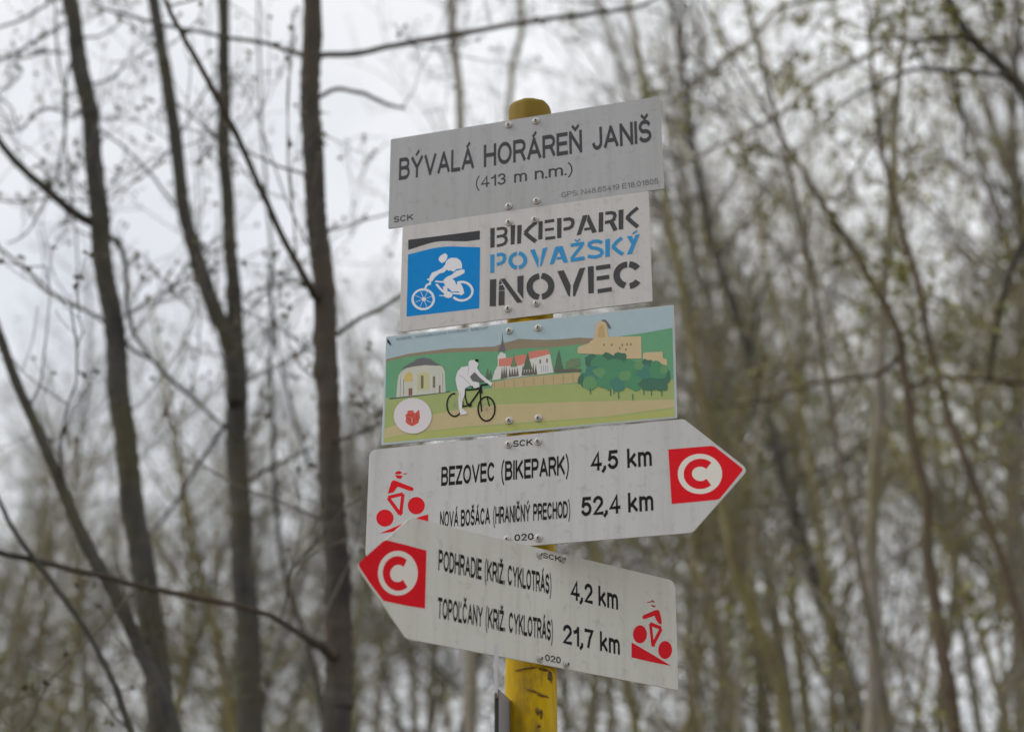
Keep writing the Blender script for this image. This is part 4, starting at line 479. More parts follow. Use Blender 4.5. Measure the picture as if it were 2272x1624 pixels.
 {'name': 'slender_tree', 'label': 'dark curved stem on the right that bends down past the red arrow tip', 'trunk': [(0.908, 7.5, 7.189, 0.0033), (1.138, 7.5, 6.439, 0.0071), (1.488, 7.5, 5.689, 0.0095), (1.551, 7.5, 5.554, 0.0142), (1.673, 7.5, 5.29, 0.0176), (1.832, 7.5, 4.929, 0.0208), (1.944, 7.5, 4.629, 0.0228), (1.965, 7.5, 4.362, 0.0236), (1.964, 7.5, 4.1, 0.0244), (1.989, 7.5, 3.776, 0.0263), (1.979, 7.5, 3.439, 0.0269), (2.002, 7.5, 3.113, 0.0297), (2.019, 7.5, 2.86, 0.0314), (2.023, 7.5, 2.645, 0.0321), (2.053, 7.5, 1.058, 0.0347), (2.058, 7.5, -0.15, 0.0401)], 'branch': [[(1.944, 7.5, 4.507, 0.0158), (1.854, 7.58, 4.441, 0.0125), (1.641, 7.66, 4.435, 0.0115), (1.54, 7.74, 4.441, 0.0104), (1.316, 7.82, 4.384, 0.0082), (1.139, 7.9, 4.376, 0.0059)], [(1.967, 7.5, 4.337, 0.0135), (2.036, 7.425, 4.345, 0.0111), (2.127, 7.35, 4.337, 0.011), (2.478, 7.275, 4.276, 0.0087), (2.554, 7.2, 4.236, 0.0076)]], 'tw': 1.2, 'lf': 1},
 {'name': 'slender_tree', 'label': 'dark slanting stem at the lower right edge of the picture', 'trunk': [(1.841, 7.0, 6.654, 0.0052), (1.831, 7.0, 5.654, 0.0112), (1.942, 7.0, 4.654, 0.015), (1.988, 7.0, 4.238, 0.0168), (2.058, 7.0, 3.839, 0.0186), (2.111, 7.0, 3.592, 0.0194), (2.164, 7.0, 3.351, 0.0201), (2.213, 7.0, 3.116, 0.0209), (2.267, 7.0, 2.867, 0.0216), (2.309, 7.0, 2.569, 0.0222), (2.526, 7.0, 1.028, 0.024), (2.57, 7.0, -0.15, 0.0278)], 'branch': [], 'tw': 1.2, 'lf': 1},
 {'name': 'slender_tree', 'label': 'tree reaching in from the right edge with dark arched limbs at the top', 'trunk': [(2.087, 6.5, 6.089, 0.0152), (2.089, 6.5, 5.935, 0.0172), (2.154, 6.5, 5.797, 0.0192), (2.222, 6.5, 5.695, 0.0212), (2.293, 6.5, 5.623, 0.0233), (2.36, 6.5, 5.522, 0.0263), (2.417, 6.5, 5.404, 0.0293), (2.427, 6.5, 4.967, 0.0348), (2.359, 6.5, 4.085, 0.0431), (2.18, 6.5, 2.492, 0.0494), (2.012, 6.5, 0.997, 0.0534), (1.978, 6.5, -0.15, 0.0618)], 'branch': [[(2.327, 6.5, 5.513, 0.0137), (2.229, 6.571, 5.575, 0.0128), (2.095, 6.643, 5.629, 0.0119), (1.998, 6.714, 5.687, 0.0109), (1.912, 6.786, 5.717, 0.0099), (1.829, 6.857, 5.705, 0.0089), (1.718, 6.929, 5.682, 0.0078), (1.605, 7.0, 5.648, 0.0056)], [(2.185, 6.5, 5.717, 0.0117), (2.086, 6.56, 5.752, 0.0118), (1.944, 6.62, 5.774, 0.0119), (1.881, 6.68, 5.82, 0.0098), (1.769, 6.74, 5.868, 0.0077), (1.67, 6.8, 5.917, 0.0056)], [(1.98, 6.8, 5.886, 0.0089), (1.991, 6.8, 5.831, 0.0089), (2.024, 6.8, 5.745, 0.0077)], [(2.125, 6.7, 5.664, 0.0098), (2.136, 6.7, 5.581, 0.0097), (2.149, 6.7, 5.471, 0.0097), (2.155, 6.7, 5.371, 0.0086), (2.138, 6.7, 5.281, 0.0075), (2.141, 6.7, 5.165, 0.0053)], [(2.405, 6.5, 4.784, 0.0223), (2.286, 6.567, 4.637, 0.0163), (2.192, 6.633, 4.355, 0.0142), (2.137, 6.7, 4.056, 0.01)]], 'tw': 1.4, 'lf': 1},
 {'name': 'slender_tree', 'label': 'olive stem with spring leaves just right of the lower arrow sign', 'trunk': [(0.535, 8.5, 9.607, 0.0071), (0.745, 8.5, 7.107, 0.0152), (1.075, 8.5, 4.607, 0.0203), (1.131, 8.5, 4.183, 0.0249), (1.189, 8.5, 3.849, 0.0295), (1.238, 8.5, 3.603, 0.0316), (1.293, 8.5, 3.414, 0.0326), (1.35, 8.5, 3.275, 0.0336), (1.403, 8.5, 3.091, 0.0345), (1.428, 8.5, 2.909, 0.0354), (1.442, 8.5, 2.798, 0.0364), (1.654, 8.5, 1.119, 0.0393), (1.696, 8.5, -0.15, 0.0455)], 'branch': [], 'tw': 1.2, 'lf': 1},
 {'name': 'slender_tree', 'label': 'grey tree with long leafy limbs arching over the top right of the signs', 'trunk': [(2.875, 8.0, 9.897, 0.0055), (2.53, 8.0, 8.397, 0.0119), (2.306, 8.0, 6.897, 0.0158), (2.18, 8.0, 6.055, 0.023), (2.009, 8.0, 4.944, 0.0293), (1.865, 8.0, 3.928, 0.0327), (1.755, 8.0, 2.721, 0.0376), (1.606, 8.0, 1.088, 0.0406), (1.576, 8.0, -0.15, 0.047)], 'branch': [[(2.185, 8.0, 6.674, 0.0144), (2.085, 7.938, 6.555, 0.0155), (1.823, 7.875, 6.394, 0.0153), (1.69, 7.812, 6.269, 0.0139), (1.547, 7.75, 6.093, 0.0137), (1.336, 7.688, 5.92, 0.0123), (1.131, 7.625, 5.792, 0.0109), (0.958, 7.562, 5.667, 0.0096), (0.834, 7.5, 5.583, 0.0071)], [(2.274, 8.0, 7.028, 0.0159), (1.872, 7.925, 6.942, 0.0144), (1.582, 7.85, 6.834, 0.013), (1.447, 7.775, 6.683, 0.0128), (1.332, 7.7, 6.501, 0.0126), (1.206, 7.625, 6.388, 0.0112), (1.022, 7.55, 6.161, 0.011), (0.883, 7.475, 6.012, 0.0096), (0.766, 7.4, 5.886, 0.0071)], [(2.203, 8.0, 6.329, 0.0116), (2.044, 8.167, 6.054, 0.0104), (1.866, 8.333, 5.818, 0.0078), (1.763, 8.5, 6.015, 0.0067)]], 'tw': 1.5, 'lf': 1},
]

# ------------------------------------------------------------------ helpers
COL = scene.collection
def link(o, parent=None):
    COL.objects.link(o)
    if parent is not None: o.parent = parent
    return o
def tag(o, label=None, cat=None, group=None, kind=None):
    if label: o['label'] = label
    if cat: o['category'] = cat
    if group: o['group'] = group
    if kind: o['kind'] = kind
    return o
def empty(name, loc=(0, 0, 0)):
    o = bpy.data.objects.new(name, None); o.empty_display_size = .05; o.location = loc
    return link(o)
def mesh_obj(name, verts, faces, mats, parent=None, mat_idx=None, smooth=False):
    me = bpy.data.meshes.new(name)
    me.from_pydata([tuple(v) for v in verts], [], [tuple(f) for f in faces])
    for m in (mats if isinstance(mats, (list, tuple)) else [mats]): me.materials.append(m)
    if mat_idx is not None: me.polygons.foreach_set('material_index', mat_idx)
    if smooth: me.polygons.foreach_set('use_smooth', [True] * len(me.polygons))
    me.update()
    return link(bpy.data.objects.new(name, me), parent)

def new_mat(name):
    m = bpy.data.materials.new(name); m.use_nodes = True
    return m, m.node_tree, m.node_tree.nodes['Principled BSDF']
def noise(nt, scale, detail=4, rough=.55, vec=None, stretch=None):
    n = nt.nodes.new('ShaderNodeTexNoise')
    n.inputs['Scale'].default_value = scale; n.inputs['Detail'].default_value = detail; n.inputs['Roughness'].default_value = rough
    t = nt.nodes.new('ShaderNodeTexCoord')
    if stretch:
        mp = nt.nodes.new('ShaderNodeMapping'); mp.inputs['Scale'].default_value = stretch
        nt.links.new(t.outputs['Object'], mp.inputs['Vector']); nt.links.new(mp.outputs['Vector'], n.inputs['Vector'])
    else: nt.links.new(t.outputs['Object'], n.inputs['Vector'])
    return n
def ramp(nt, src, stops):
    r = nt.nodes.new('ShaderNodeValToRGB')
    while len(r.color_ramp.elements) > 1: r.color_ramp.elements.remove(r.color_ramp.elements[-1])
    r.color_ramp.elements[0].position = stops[0][0]; r.color_ramp.elements[0].color = (*stops[0][1], 1)
    for p_, c_ in stops[1:]:
        e = r.color_ramp.elements.new(p_); e.color = (*c_, 1)
    nt.links.new(src, r.inputs['Fac']); return r
def mixc(nt, fac, a, b, mode='MIX'):
    m = nt.nodes.new('ShaderNodeMix'); m.data_type = 'RGBA'; m.blend_type = mode
    if isinstance(fac, (int, float)): m.inputs['Factor'].default_value = fac
    else: nt.links.new(fac, m.inputs['Factor'])
    for k, v in (('A', a), ('B', b)):
        if isinstance(v, tuple): m.inputs[k].default_value = (*v, 1)
        else: nt.links.new(v, m.inputs[k])
    return m.outputs['Result']
def bump(nt, b, src, strength, dist=.01):
    n = nt.nodes.new('ShaderNodeBump'); n.inputs['Strength'].default_value = strength; n.inputs['Distance'].default_value = dist
    nt.links.new(src, n.inputs['Height']); nt.links.new(n.outputs['Normal'], b.inputs['Normal'])

def plate_mat(name, col, dirt, amount):
    m, t, b = new_mat(name)
    n1 = noise(t, 3.5, 6, .6, stretch=(1, 1, .35)); n2 = noise(t, 55, 4, .6); n3 = noise(t, 22, 5, .7, stretch=(1.6, 1, .08))
    r1 = ramp(t, n1.outputs['Fac'], [(.30, (0, 0, 0)), (.75, (1, 1, 1))])
    r2 = ramp(t, n2.outputs['Fac'], [(.56, (0, 0, 0)), (.74, (1, 1, 1))])
    r3 = ramp(t, n3.outputs['Fac'], [(.48, (0, 0, 0)), (.72, (1, 1, 1))])
    f1 = t.nodes.new('ShaderNodeMath'); f1.operation = 'MULTIPLY'; f1.inputs[1].default_value = amount; t.links.new(r1.outputs['Color'], f1.inputs[0])
    f2 = t.nodes.new('ShaderNodeMath'); f2.operation = 'MULTIPLY'; f2.inputs[1].default_value = amount * .55; t.links.new(r2.outputs['Color'], f2.inputs[0])
    f3 = t.nodes.new('ShaderNodeMath'); f3.operation = 'MULTIPLY'; f3.inputs[1].default_value = amount * .6; t.links.new(r3.outputs['Color'], f3.inputs[0])
    c = mixc(t, f1.outputs[0], col, dirt); c = mixc(t, f2.outputs[0], c, tuple(x * .55 for x in dirt)); c = mixc(t, f3.outputs[0], c, tuple(x * .8 for x in dirt))
    t.links.new(c, b.inputs['Base Color']); b.inputs['Roughness'].default_value = .48
    b.inputs['Specular IOR Level'].default_value = .22
    bump(t, b, n1.outputs['Fac'], .06, .004)
    return m
def ink_mat(name, col, wear=.25):
    m, t, b = new_mat(name)
    n1 = noise(t, 40, 5, .65); r1 = ramp(t, n1.outputs['Fac'], [(.45, (0, 0, 0)), (.8, (1, 1, 1))])
    n2 = noise(t, 6, 4, .6)
    f1 = t.nodes.new('ShaderNodeMath'); f1.operation = 'MULTIPLY'; f1.inputs[1].default_value = wear; t.links.new(r1.outputs['Color'], f1.inputs[0])
    c = mixc(t, f1.outputs[0], col, tuple(min(.8, x * 1.25 + .03) for x in col))
    f2 = t.nodes.new('ShaderNodeMath'); f2.operation = 'MULTIPLY'; f2.inputs[1].default_value = .35; t.links.new(n2.outputs['Fac'], f2.inputs[0])
    c = mixc(t, f2.outputs[0], c, tuple(x * .7 + .015 for x in col))
    t.links.new(c, b.inputs['Base Color']); b.inputs['Roughness'].default_value = .6; b.inputs['Specular IOR Level'].default_value = .12
    return m
def lin(c): return tuple(((x / 255) / 12.92 if x / 255 < .04045 else ((x / 255 + .055) / 1.055) ** 2.4) for x in c)
PRINT_RGB = dict(ink=(26, 26, 28), inkgrey=(72, 72, 76), inkpale=(120, 120, 122), darkband=(66, 68, 72), logoblue=(0, 136, 212), logowhite=(235, 235, 240),
    stencilgrey=(74, 74, 76), stencilblue=(60, 148, 205), red=(222, 16, 32), reddark=(180, 50, 45), emblemwhite=(230, 226, 216),
    psky=(172, 200, 214), pbrown=(138, 120, 92), pgreen=(84, 162, 112), pfield=(162, 180, 96), ppath=(206, 184, 128), pfieldlow=(180, 186, 88), ptan=(200, 172, 116), ptandark=(150, 122, 80),
    pdark=(60, 82, 72), pcream=(212, 212, 196), proof=(86, 86, 94), pniche=(222, 190, 92), pyellow=(208, 204, 142), pdoor=(132, 70, 62), pwin=(96, 90, 76), pwhite=(232, 230, 226), pgreyline=(140, 142, 138),
    pred=(228, 116, 98), pblue=(168, 180, 200), ptree=(62, 92, 68), ptreelight=(98, 124, 82), ptreebrown=(82, 78, 66), pcastle=(220, 190, 138), pcastledark=(204, 164, 104),
    pbush=(54, 134, 88), pbushdark=(40, 96, 72), pbushteal=(44, 118, 100), pbushlight=(84, 148, 84), pblack=(26, 30, 22), pjersey=(228, 226, 230), pdarkgrey=(84, 84, 84),
    pbadge=(224, 218, 222), pemblem=(226, 62, 48), pemblemdark=(170, 36, 32), pemblemlight=(250, 130, 100), pcaption=(104, 124, 138))
for k_ in list(PRINT_RGB):                    # sun-faded picture print
    if k_[0] == 'p' and k_ not in ('pblack', 'pjersey', 'pbadge'): PRINT_RGB[k_] = tuple((.72 * c_ + .28 * g_) for c_, g_ in zip(PRINT_RGB[k_], (176, 180, 172)))
MAT = {}
def ink(name):
    if name not in MAT: MAT[name] = ink_mat('print_' + name, lin(PRINT_RGB[name]), .1 if name in ('ink',) else .28)
    return MAT[name]

# ------------------------------------------------------------------ geometry builders
class MB:                                     # collects quads/triangles with numpy
    def __init__(s): s.v = []; s.f = []; s.n = 0
    def tube(s, pts, rad, sides=5, cap=True, rough=None):
        pts = np.asarray(pts, float); rad = np.asarray(rad, float); n = len(pts)
        tan = np.gradient(pts, axis=0); tan /= np.linalg.norm(tan, axis=1)[:, None] + 1e-9
        ref = np.array([0.31, .95, .07]) if abs(tan[0] @ np.array([0.31, .95, .07])) < .9 else np.array([1., 0, 0])
        a = np.cross(tan, ref); a /= np.linalg.norm(a, axis=1)[:, None] + 1e-9
        b = np.cross(tan, a)
        th = np.arange(sides) * 2 * math.pi / sides
        ring = pts[:, None, :] + rad[:, None, None] * (np.cos(th)[None, :, None] * a[:, None, :] + np.sin(th)[None, :, None] * b[:, None, :])
        if rough is not None:
            ring = pts[:, None, :] + (ring - pts[:, None, :]) * (1 + rough)[:, :, None]
        s.v.append(ring.reshape(-1, 3))
        i = np.arange(n - 1)[:, None] * sides; k = np.arange(sides)[None, :]; k2 = (k + 1) % sides
        f = np.stack([i + k, i + k2, i + sides + k2, i + sides + k], -1).reshape(-1, 4) + s.n
        s.f.extend(f.tolist())
        if cap:
            s.f.append([s.n + q for q in range(sides)][::-1]); s.f.append([s.n + (n - 1) * sides + q for q in range(sides)])
        s.n += n * sides
    def quads(s, q):                          # (m,4,3)
        q = np.asarray(q, float)
        if len(q) == 0: return
        s.v.append(q.reshape(-1, 3)); s.f.extend((np.arange(len(q) * 4).reshape(-1, 4) + s.n).tolist()); s.n += len(q) * 4
    def mesh(s, name, mat, smooth=True):
        me = bpy.data.meshes.new(name)
        me.from_pydata(np.concatenate(s.v).tolist() if s.v else [], [], s.f); me.materials.append(mat)
        if smooth: me.polygons.foreach_set('use_smooth', [True] * len(me.polygons))
        me.update(); return me
    def build(s, name, mat, parent=None, smooth=True):
        return link(bpy.data.objects.new(name, s.mesh(name, mat, smooth)), parent)

def smooth_path(l, sub=4):
    a = np.array(l, float); out = []
    for i in range(len(a) - 1):
        p0, p1, p2, p3 = a[max(i - 1, 0)], a[i], a[i + 1], a[min(i + 2, len(a) - 1)]
        for k in range(sub):
            t = k / sub
            out.append(.5 * ((2 * p1) + (-p0 + p2) * t + (2 * p0 - 5 * p1 + 4 * p2 - p3) * t * t + (-p0 + 3 * p1 - 3 * p2 + p3) * t ** 3))
    out.append(a[-1]); return np.array(out)

def rounded(pts, rad, seg=5):
    out = []; n = len(pts)
    for i in range(n):
        p = np.array(pts[i], float); a = np.array(pts[i - 1], float) - p; b = np.array(pts[(i + 1) % n], float) - p
        la, lb = np.linalg.norm(a), np.linalg.norm(b); a /= la; b /= lb
        r = min(rad[i], la * .45, lb * .45)
        p0, p1 = p + a * r, p + b * r
        for k in range(seg + 1):
            t = k / seg; out.append((1 - t) ** 2 * p0 + 2 * t * (1 - t) * p + t * t * p1)
    return out
def plate(name, outline, thick, mat, parent):
    # outline in mm (counter-clockwise); front face at y = 0, a 0.5 mm chamfer, back at y = +thick
    o = np.array(outline) / 1000; c = o.mean(0); n = len(o)
    s = 1 - .0006 / np.linalg.norm(o - c, axis=1)[:, None]; inner = c + (o - c) * s
    v = [(x, 0, z) for x, z in inner] + [(x, .0005, z) for x, z in o] + [(x, thick, z) for x, z in o]
    f = [list(range(n))] + [list(range(2 * n, 3 * n))[::-1]]
    for k in range(n):
        k2 = (k + 1) % n
        f.append([k2, k, n + k, n + k2]); f.append([n + k2, n + k, 2 * n + k, 2 * n + k2])
    return mesh_obj(name, v, f, mat, parent)

# ------------------------------------------------------------------ materials of the place
def bark_mat(name, c1, c2, moss, moss_amt):
    m, t, b = new_mat(name)
    n1 = noise(t, 14, 6, .65, stretch=(1, 1, .22)); n2 = noise(t, 2.2, 4, .6); n3 = noise(t, 45, 4, .6, stretch=(1, 1, .4))
    r = ramp(t, n1.outputs['Fac'], [(.32, c1), (.66, c2)])
    r2 = ramp(t, n2.outputs['Fac'], [(.42, (0, 0, 0)), (.66, (moss_amt,) * 3)])
    c = mixc(t, r2.outputs['Color'], r.outputs['Color'], moss)
    t.links.new(c, b.inputs['Base Color']); b.inputs['Roughness'].default_value = .9; b.inputs['Specular IOR Level'].default_value = .15
    bump(t, b, n3.outputs['Fac'], .6, .01); return m
def flat_mat(name, c1, c2, rough=.7, scale=6, trans=0):
    m, t, b = new_mat(name)
    oi = t.nodes.new('ShaderNodeObjectInfo'); n1 = noise(t, scale, 3)
    r = ramp(t, n1.outputs['Fac'], [(.35, c1), (.65, c2)])
    hs = t.nodes.new('ShaderNodeHueSaturation'); mr = t.nodes.new('ShaderNodeMapRange')
    mr.inputs['To Min'].default_value = .75; mr.inputs['To Max'].default_value = 1.25
    t.links.new(oi.outputs['Random'], mr.inputs['Value']); t.links.new(mr.outputs['Result'], hs.inputs['Value']); t.links.new(r.outputs['Color'], hs.inputs['Color'])
    t.links.new(hs.outputs['Color'], b.inputs['Base Color']); b.inputs['Roughness'].default_value = rough; b.inputs['Specular IOR Level'].default_value = .2
    return m
BARK_DARK = bark_mat('bark_dark', (.040, .040, .038), (.088, .084, .076), (.09, .085, .045), .7)
BARK_BLACK = bark_mat('bark_black', (.036, .035, .034), (.085, .08, .073), (.115, .085, .055), .6)
BARK_BROWN = bark_mat('bark_brown', (.075, .062, .048), (.15, .118, .088), (.12, .10, .05), .7)
BARK_GREY = bark_mat('bark_grey', (.18, .165, .14), (.32, .29, .25), (.19, .175, .08), .7)
BARK_OLIVE = bark_mat('bark_olive', (.14, .12, .062), (.26, .225, .12), (.20, .182, .07), .85)
TWIG = flat_mat('twig_bark', (.075, .07, .062), (.14, .128, .11))
TWIG_GREY = flat_mat('twig_grey', (.15, .142, .13), (.26, .245, .225))
TWIG_OLIVE = flat_mat('twig_olive', (.19, .17, .095), (.30, .265, .15))
LEAF = flat_mat('spring_leaf', (.17, .18, .045), (.27, .26, .08), .6, 3)
BUD = flat_mat('bud', (.10, .095, .06), (.14, .12, .07))

# ------------------------------------------------------------------ ground
def terrain(x, y):
    r = np.clip((np.asarray(y, float) - 9) / 10, 0, None)
    side = .5 + .5 * np.tanh(np.asarray(x, float) / 14)
    h = 10 * (np.sqrt(1 + r * r) - 1) * (.13 + .05 * side)
    return h + .12 * np.sin(.7 * np.asarray(x) + .3 * np.asarray(y)) * np.clip(r, 0, 1)
gx = np.concatenate([np.linspace(-300, -42, 14), np.linspace(-40, 40, 81), np.linspace(42, 300, 14)])
gy = np.concatenate([np.linspace(-200, -6, 12), np.linspace(-4, 60, 81), np.linspace(64, 400, 20)])
XX, YY = np.meshgrid(gx, gy); ZZ = terrain(XX, np.minimum(YY, 75) + np.clip(YY - 75, 0, None) * .15)
rs = np.random.default_rng(11); ZZ = ZZ + rs.normal(0, .025, ZZ.shape) * (np.abs(XX) < 45)
vv = np.stack([XX, YY, ZZ], -1).reshape(-1, 3); nx = len(gx)
ff = [(j * nx + i, j * nx + i + 1, (j + 1) * nx + i + 1, (j + 1) * nx + i) for j in range(len(gy) - 1) for i in range(nx - 1)]
gm, t, b = new_mat('leaf_litter')
n1 = noise(t, 1.3, 6, .65); n2 = noise(t, 14, 5, .7)
r1 = ramp(t, n2.outputs['Fac'], [(.3, (.06, .042, .025)), (.5, (.13, .09, .055)), (.7, (.21, .16, .10))])
r2 = ramp(t, n1.outputs['Fac'], [(.5, (0, 0, 0)), (.7, (.7, .7, .7))])
t.links.new(mixc(t, r2.outputs['Color'], r1.outputs['Color'], (.09, .10, .035)), b.inputs['Base Color']); b.inputs['Roughness'].default_value = .95
bump(t, b, n2.outputs['Fac'], .7, .05)
ground = mesh_obj('ground', vv, ff, gm, smooth=True); tag(ground, kind='structure')

# ------------------------------------------------------------------ signpost
def build_post():
    m, t, b = new_mat('yellow_post_paint')
    n1 = noise(t, 26, 6, .7, stretch=(1, 1, .12)); n2 = noise(t, 9, 5, .65, stretch=(1, 1, .5)); n3 = noise(t, 5, 4, .6)
    paint = ramp(t, n1.outputs['Fac'], [(.28, (.34, .21, .006)), (.55, (.58, .375, .006)), (.75, (.68, .46, .016))])
    r2 = ramp(t, n2.outputs['Fac'], [(.56, (0, 0, 0)), (.68, (.85, .85, .85))])
    c = mixc(t, r2.outputs['Color'], paint.outputs['Color'], (.16, .10, .03))
    r3 = ramp(t, n3.outputs['Fac'], [(.45, (0, 0, 0)), (.72, (.58, .58, .58))])
    c = mixc(t, r3.outputs['Color'], c, (.20, .19, .05))
    # grey-green algae and weathering on the exposed top end of the post
    tcn = t.nodes.new('ShaderNodeTexCoord'); sp = t.nodes.new('ShaderNodeSeparateXYZ'); t.links.new(tcn.outputs['Object'], sp.inputs[0])
    mr = t.nodes.new('ShaderNodeMapRange'); mr.inputs['From Min'].default_value = POST['top'] - .35; mr.inputs['From Max'].default_value = POST['top'] - .05
    mr.inputs['To Max'].default_value = .85; t.links.new(sp.outputs['Z'], mr.inputs['Value'])
    c = mixc(t, mr.outputs['Result'], c, (.17, .115, .022))
    t.links.new(c, b.inputs['Base Color']); b.inputs['Roughness'].default_value = .7; b.inputs['Specular IOR Level'].default_value = .15; bump(t, b, n1.outputs['Fac'], .5, .004)
    root = empty('signpost', (0, 0, 0)); tag(root, 'round yellow painted wooden post carrying all the stacked signs', 'post')
    rng = np.random.default_rng(5); S = 40; zs = np.concatenate([np.linspace(-.1, 1.9, 9), np.linspace(1.95, POST['top'] - .012, 40), [POST['top'] - .008, POST['top'] - .0045, POST['top'] - .002, POST['top'] - .0006, POST['top']]])
    wob = rng.normal(0, .00025, (len(zs), S)); th = np.arange(S) * 2 * math.pi / S
    groove = .0007 * np.sin(th * 7 + 1) + .0005 * np.sin(th * 13)
    v = []; H = POST['top']
    for j, z in enumerate(zs):
        r = .0445 - (.0045) * z / H
        if j >= len(zs) - 5: r -= (.0004, .0014, .003, .0058, .011)[j - len(zs) + 5]
        k = 1 - (H - z) / 1.2
        ox = POST['x'] - .0055 + .003 * k; oy = POST['y'] + (z - 2.54) * .0213
        rr = r + wob[j] + groove
        for q in range(S): v.append((ox + rr[q] * math.cos(th[q]), oy + rr[q] * math.sin(th[q]), z))
    f = [(j * S + q, j * S + (q + 1) % S, (j + 1) * S + (q + 1) % S, (j + 1) * S + q) for j in range(len(zs) - 1) for q in range(S)]
    f.append([(len(zs) - 1) * S + q for q in range(S)])
    mesh_obj('shaft', v, f, m, root, smooth=True)
    # dark knots and torn paint under the lowest sign
    km, t, b = new_mat('post_knot'); nk = noise(t, 60, 4)
    rk = ramp(t, nk.outputs['Fac'], [(.4, (.07, .045, .012)), (.62, (.26, .16, .02))]); t.links.new(rk.outputs['Color'], b.inputs['Base Color']); b.inputs['Roughness'].default_value = .9
    rng = np.random.default_rng(8)
    def knot(az, z, w, h, tilt):
        vs = []; n = 14; kz = 1 - (H - z) / 1.2
        cx, cy = POST['x'] - .0055 + .003 * kz, POST['y'] + (z - 2.54) * .0213
        for ring in (1.0, .45):
            for q in range(n):
                a = 2 * math.pi * q / n; rr = ring * rng.uniform(.75, 1.2)
                u, w2 = w * rr * math.cos(a), h * rr * math.sin(a)
                u, w2 = u * math.cos(tilt) - w2 * math.sin(tilt), u * math.sin(tilt) + w2 * math.cos(tilt)
                phi = az + u / .041; rad = .0415 + (.0009 if ring == 1 else .0022)
                vs.append((cx + rad * math.cos(phi), cy + rad * math.sin(phi), z + w2))
        fs = [(q, (q + 1) % n, n + (q + 1) % n, n + q) for q in range(n)] + [tuple(n + q for q in range(n))]
        mesh_obj('knot', vs, fs, km, root, smooth=True)
    zb = 1.975
    for az, dz, w, h, ti in ((-88, -.014, .015, .0022, -.32), (-62, -.021, .012, .0024, -.2), (-76, -.046, .0035, .007, .2), (-67, -.050, .0025, .008, 0), (-72, -.070, .003, .0022, 0), (-42, .010, .006, .010, .1), (-100, .022, .02, .002, .1), (-60, .021, .012, .0022, -.1)):
        knot(R(az), zb + dz, w, h, ti)
build_post()

# ------------------------------------------------------------------ signs
WHITE_GREY = plate_mat('plate_grey', (.45, .455, .468), (.345, .35, .345), .65)
WHITE_WARM = plate_mat('plate_warm', (.61, .60, .60), (.46, .445, .41), .65)
WHITE_ARROW = plate_mat('plate_white', (.585, .59, .595), (.44, .435, .41), .65)
WHITE_ARROW2 = plate_mat('plate_old_white', (.67, .67, .625), (.52, .51, .44), .65)
SILVER, t, b = new_mat('screw_zinc'); b.inputs['Base Color'].default_value = (.50, .49, .46, 1); b.inputs['Metallic'].default_value = .6; b.inputs['Roughness'].default_value = .45
DARKHOLE, t, b = new_mat('screw_socket'); b.inputs['Base Color'].default_value = (.03, .03, .03, 1)

def lathe(profile, S=16):                      # profile: (radius, height towards viewer)
    v = []; f = []
    for r, h in profile:
        for q in range(S): v.append((r * math.cos(2 * math.pi * q / S), -h, r * math.sin(2 * math.pi * q / S)))
    for j in range(len(profile) - 1):
        for q in range(S): f.append((j * S + q, j * S + (q + 1) % S, (j + 1) * S + (q + 1) % S, (j + 1) * S + q))
    f.append([(len(profile) - 1) * S + q for q in range(S)])
    return v, f
sv, sf = lathe([(.0066, -.001), (.0066, .0009), (.0060, .0014), (.0044, .0015), (.0042, .0028), (.0033, .0040), (.0018, .0045)])
SCREW_ME = bpy.data.meshes.new('screw'); SCREW_ME.from_pydata(sv, [], [tuple(q) for q in sf]); SCREW_ME.materials.append(SILVER); SCREW_ME.update()
sv, sf = lathe([(.0023, .0036), (.0023, .00478)], 6)
SOCK_ME = bpy.data.meshes.new('socket'); SOCK_ME.from_pydata(sv, [], [tuple(q) for q in sf]); SOCK_ME.materials.append(DARKHOLE); SOCK_ME.update()

def _arc(cx, cy, rx, ry, a0, a1, n=10):
    return [(cx + rx * math.cos(R(a0 + (a1 - a0) * k / n)), cy + ry * math.sin(R(a0 + (a1 - a0) * k / n))) for k in range(n + 1)]
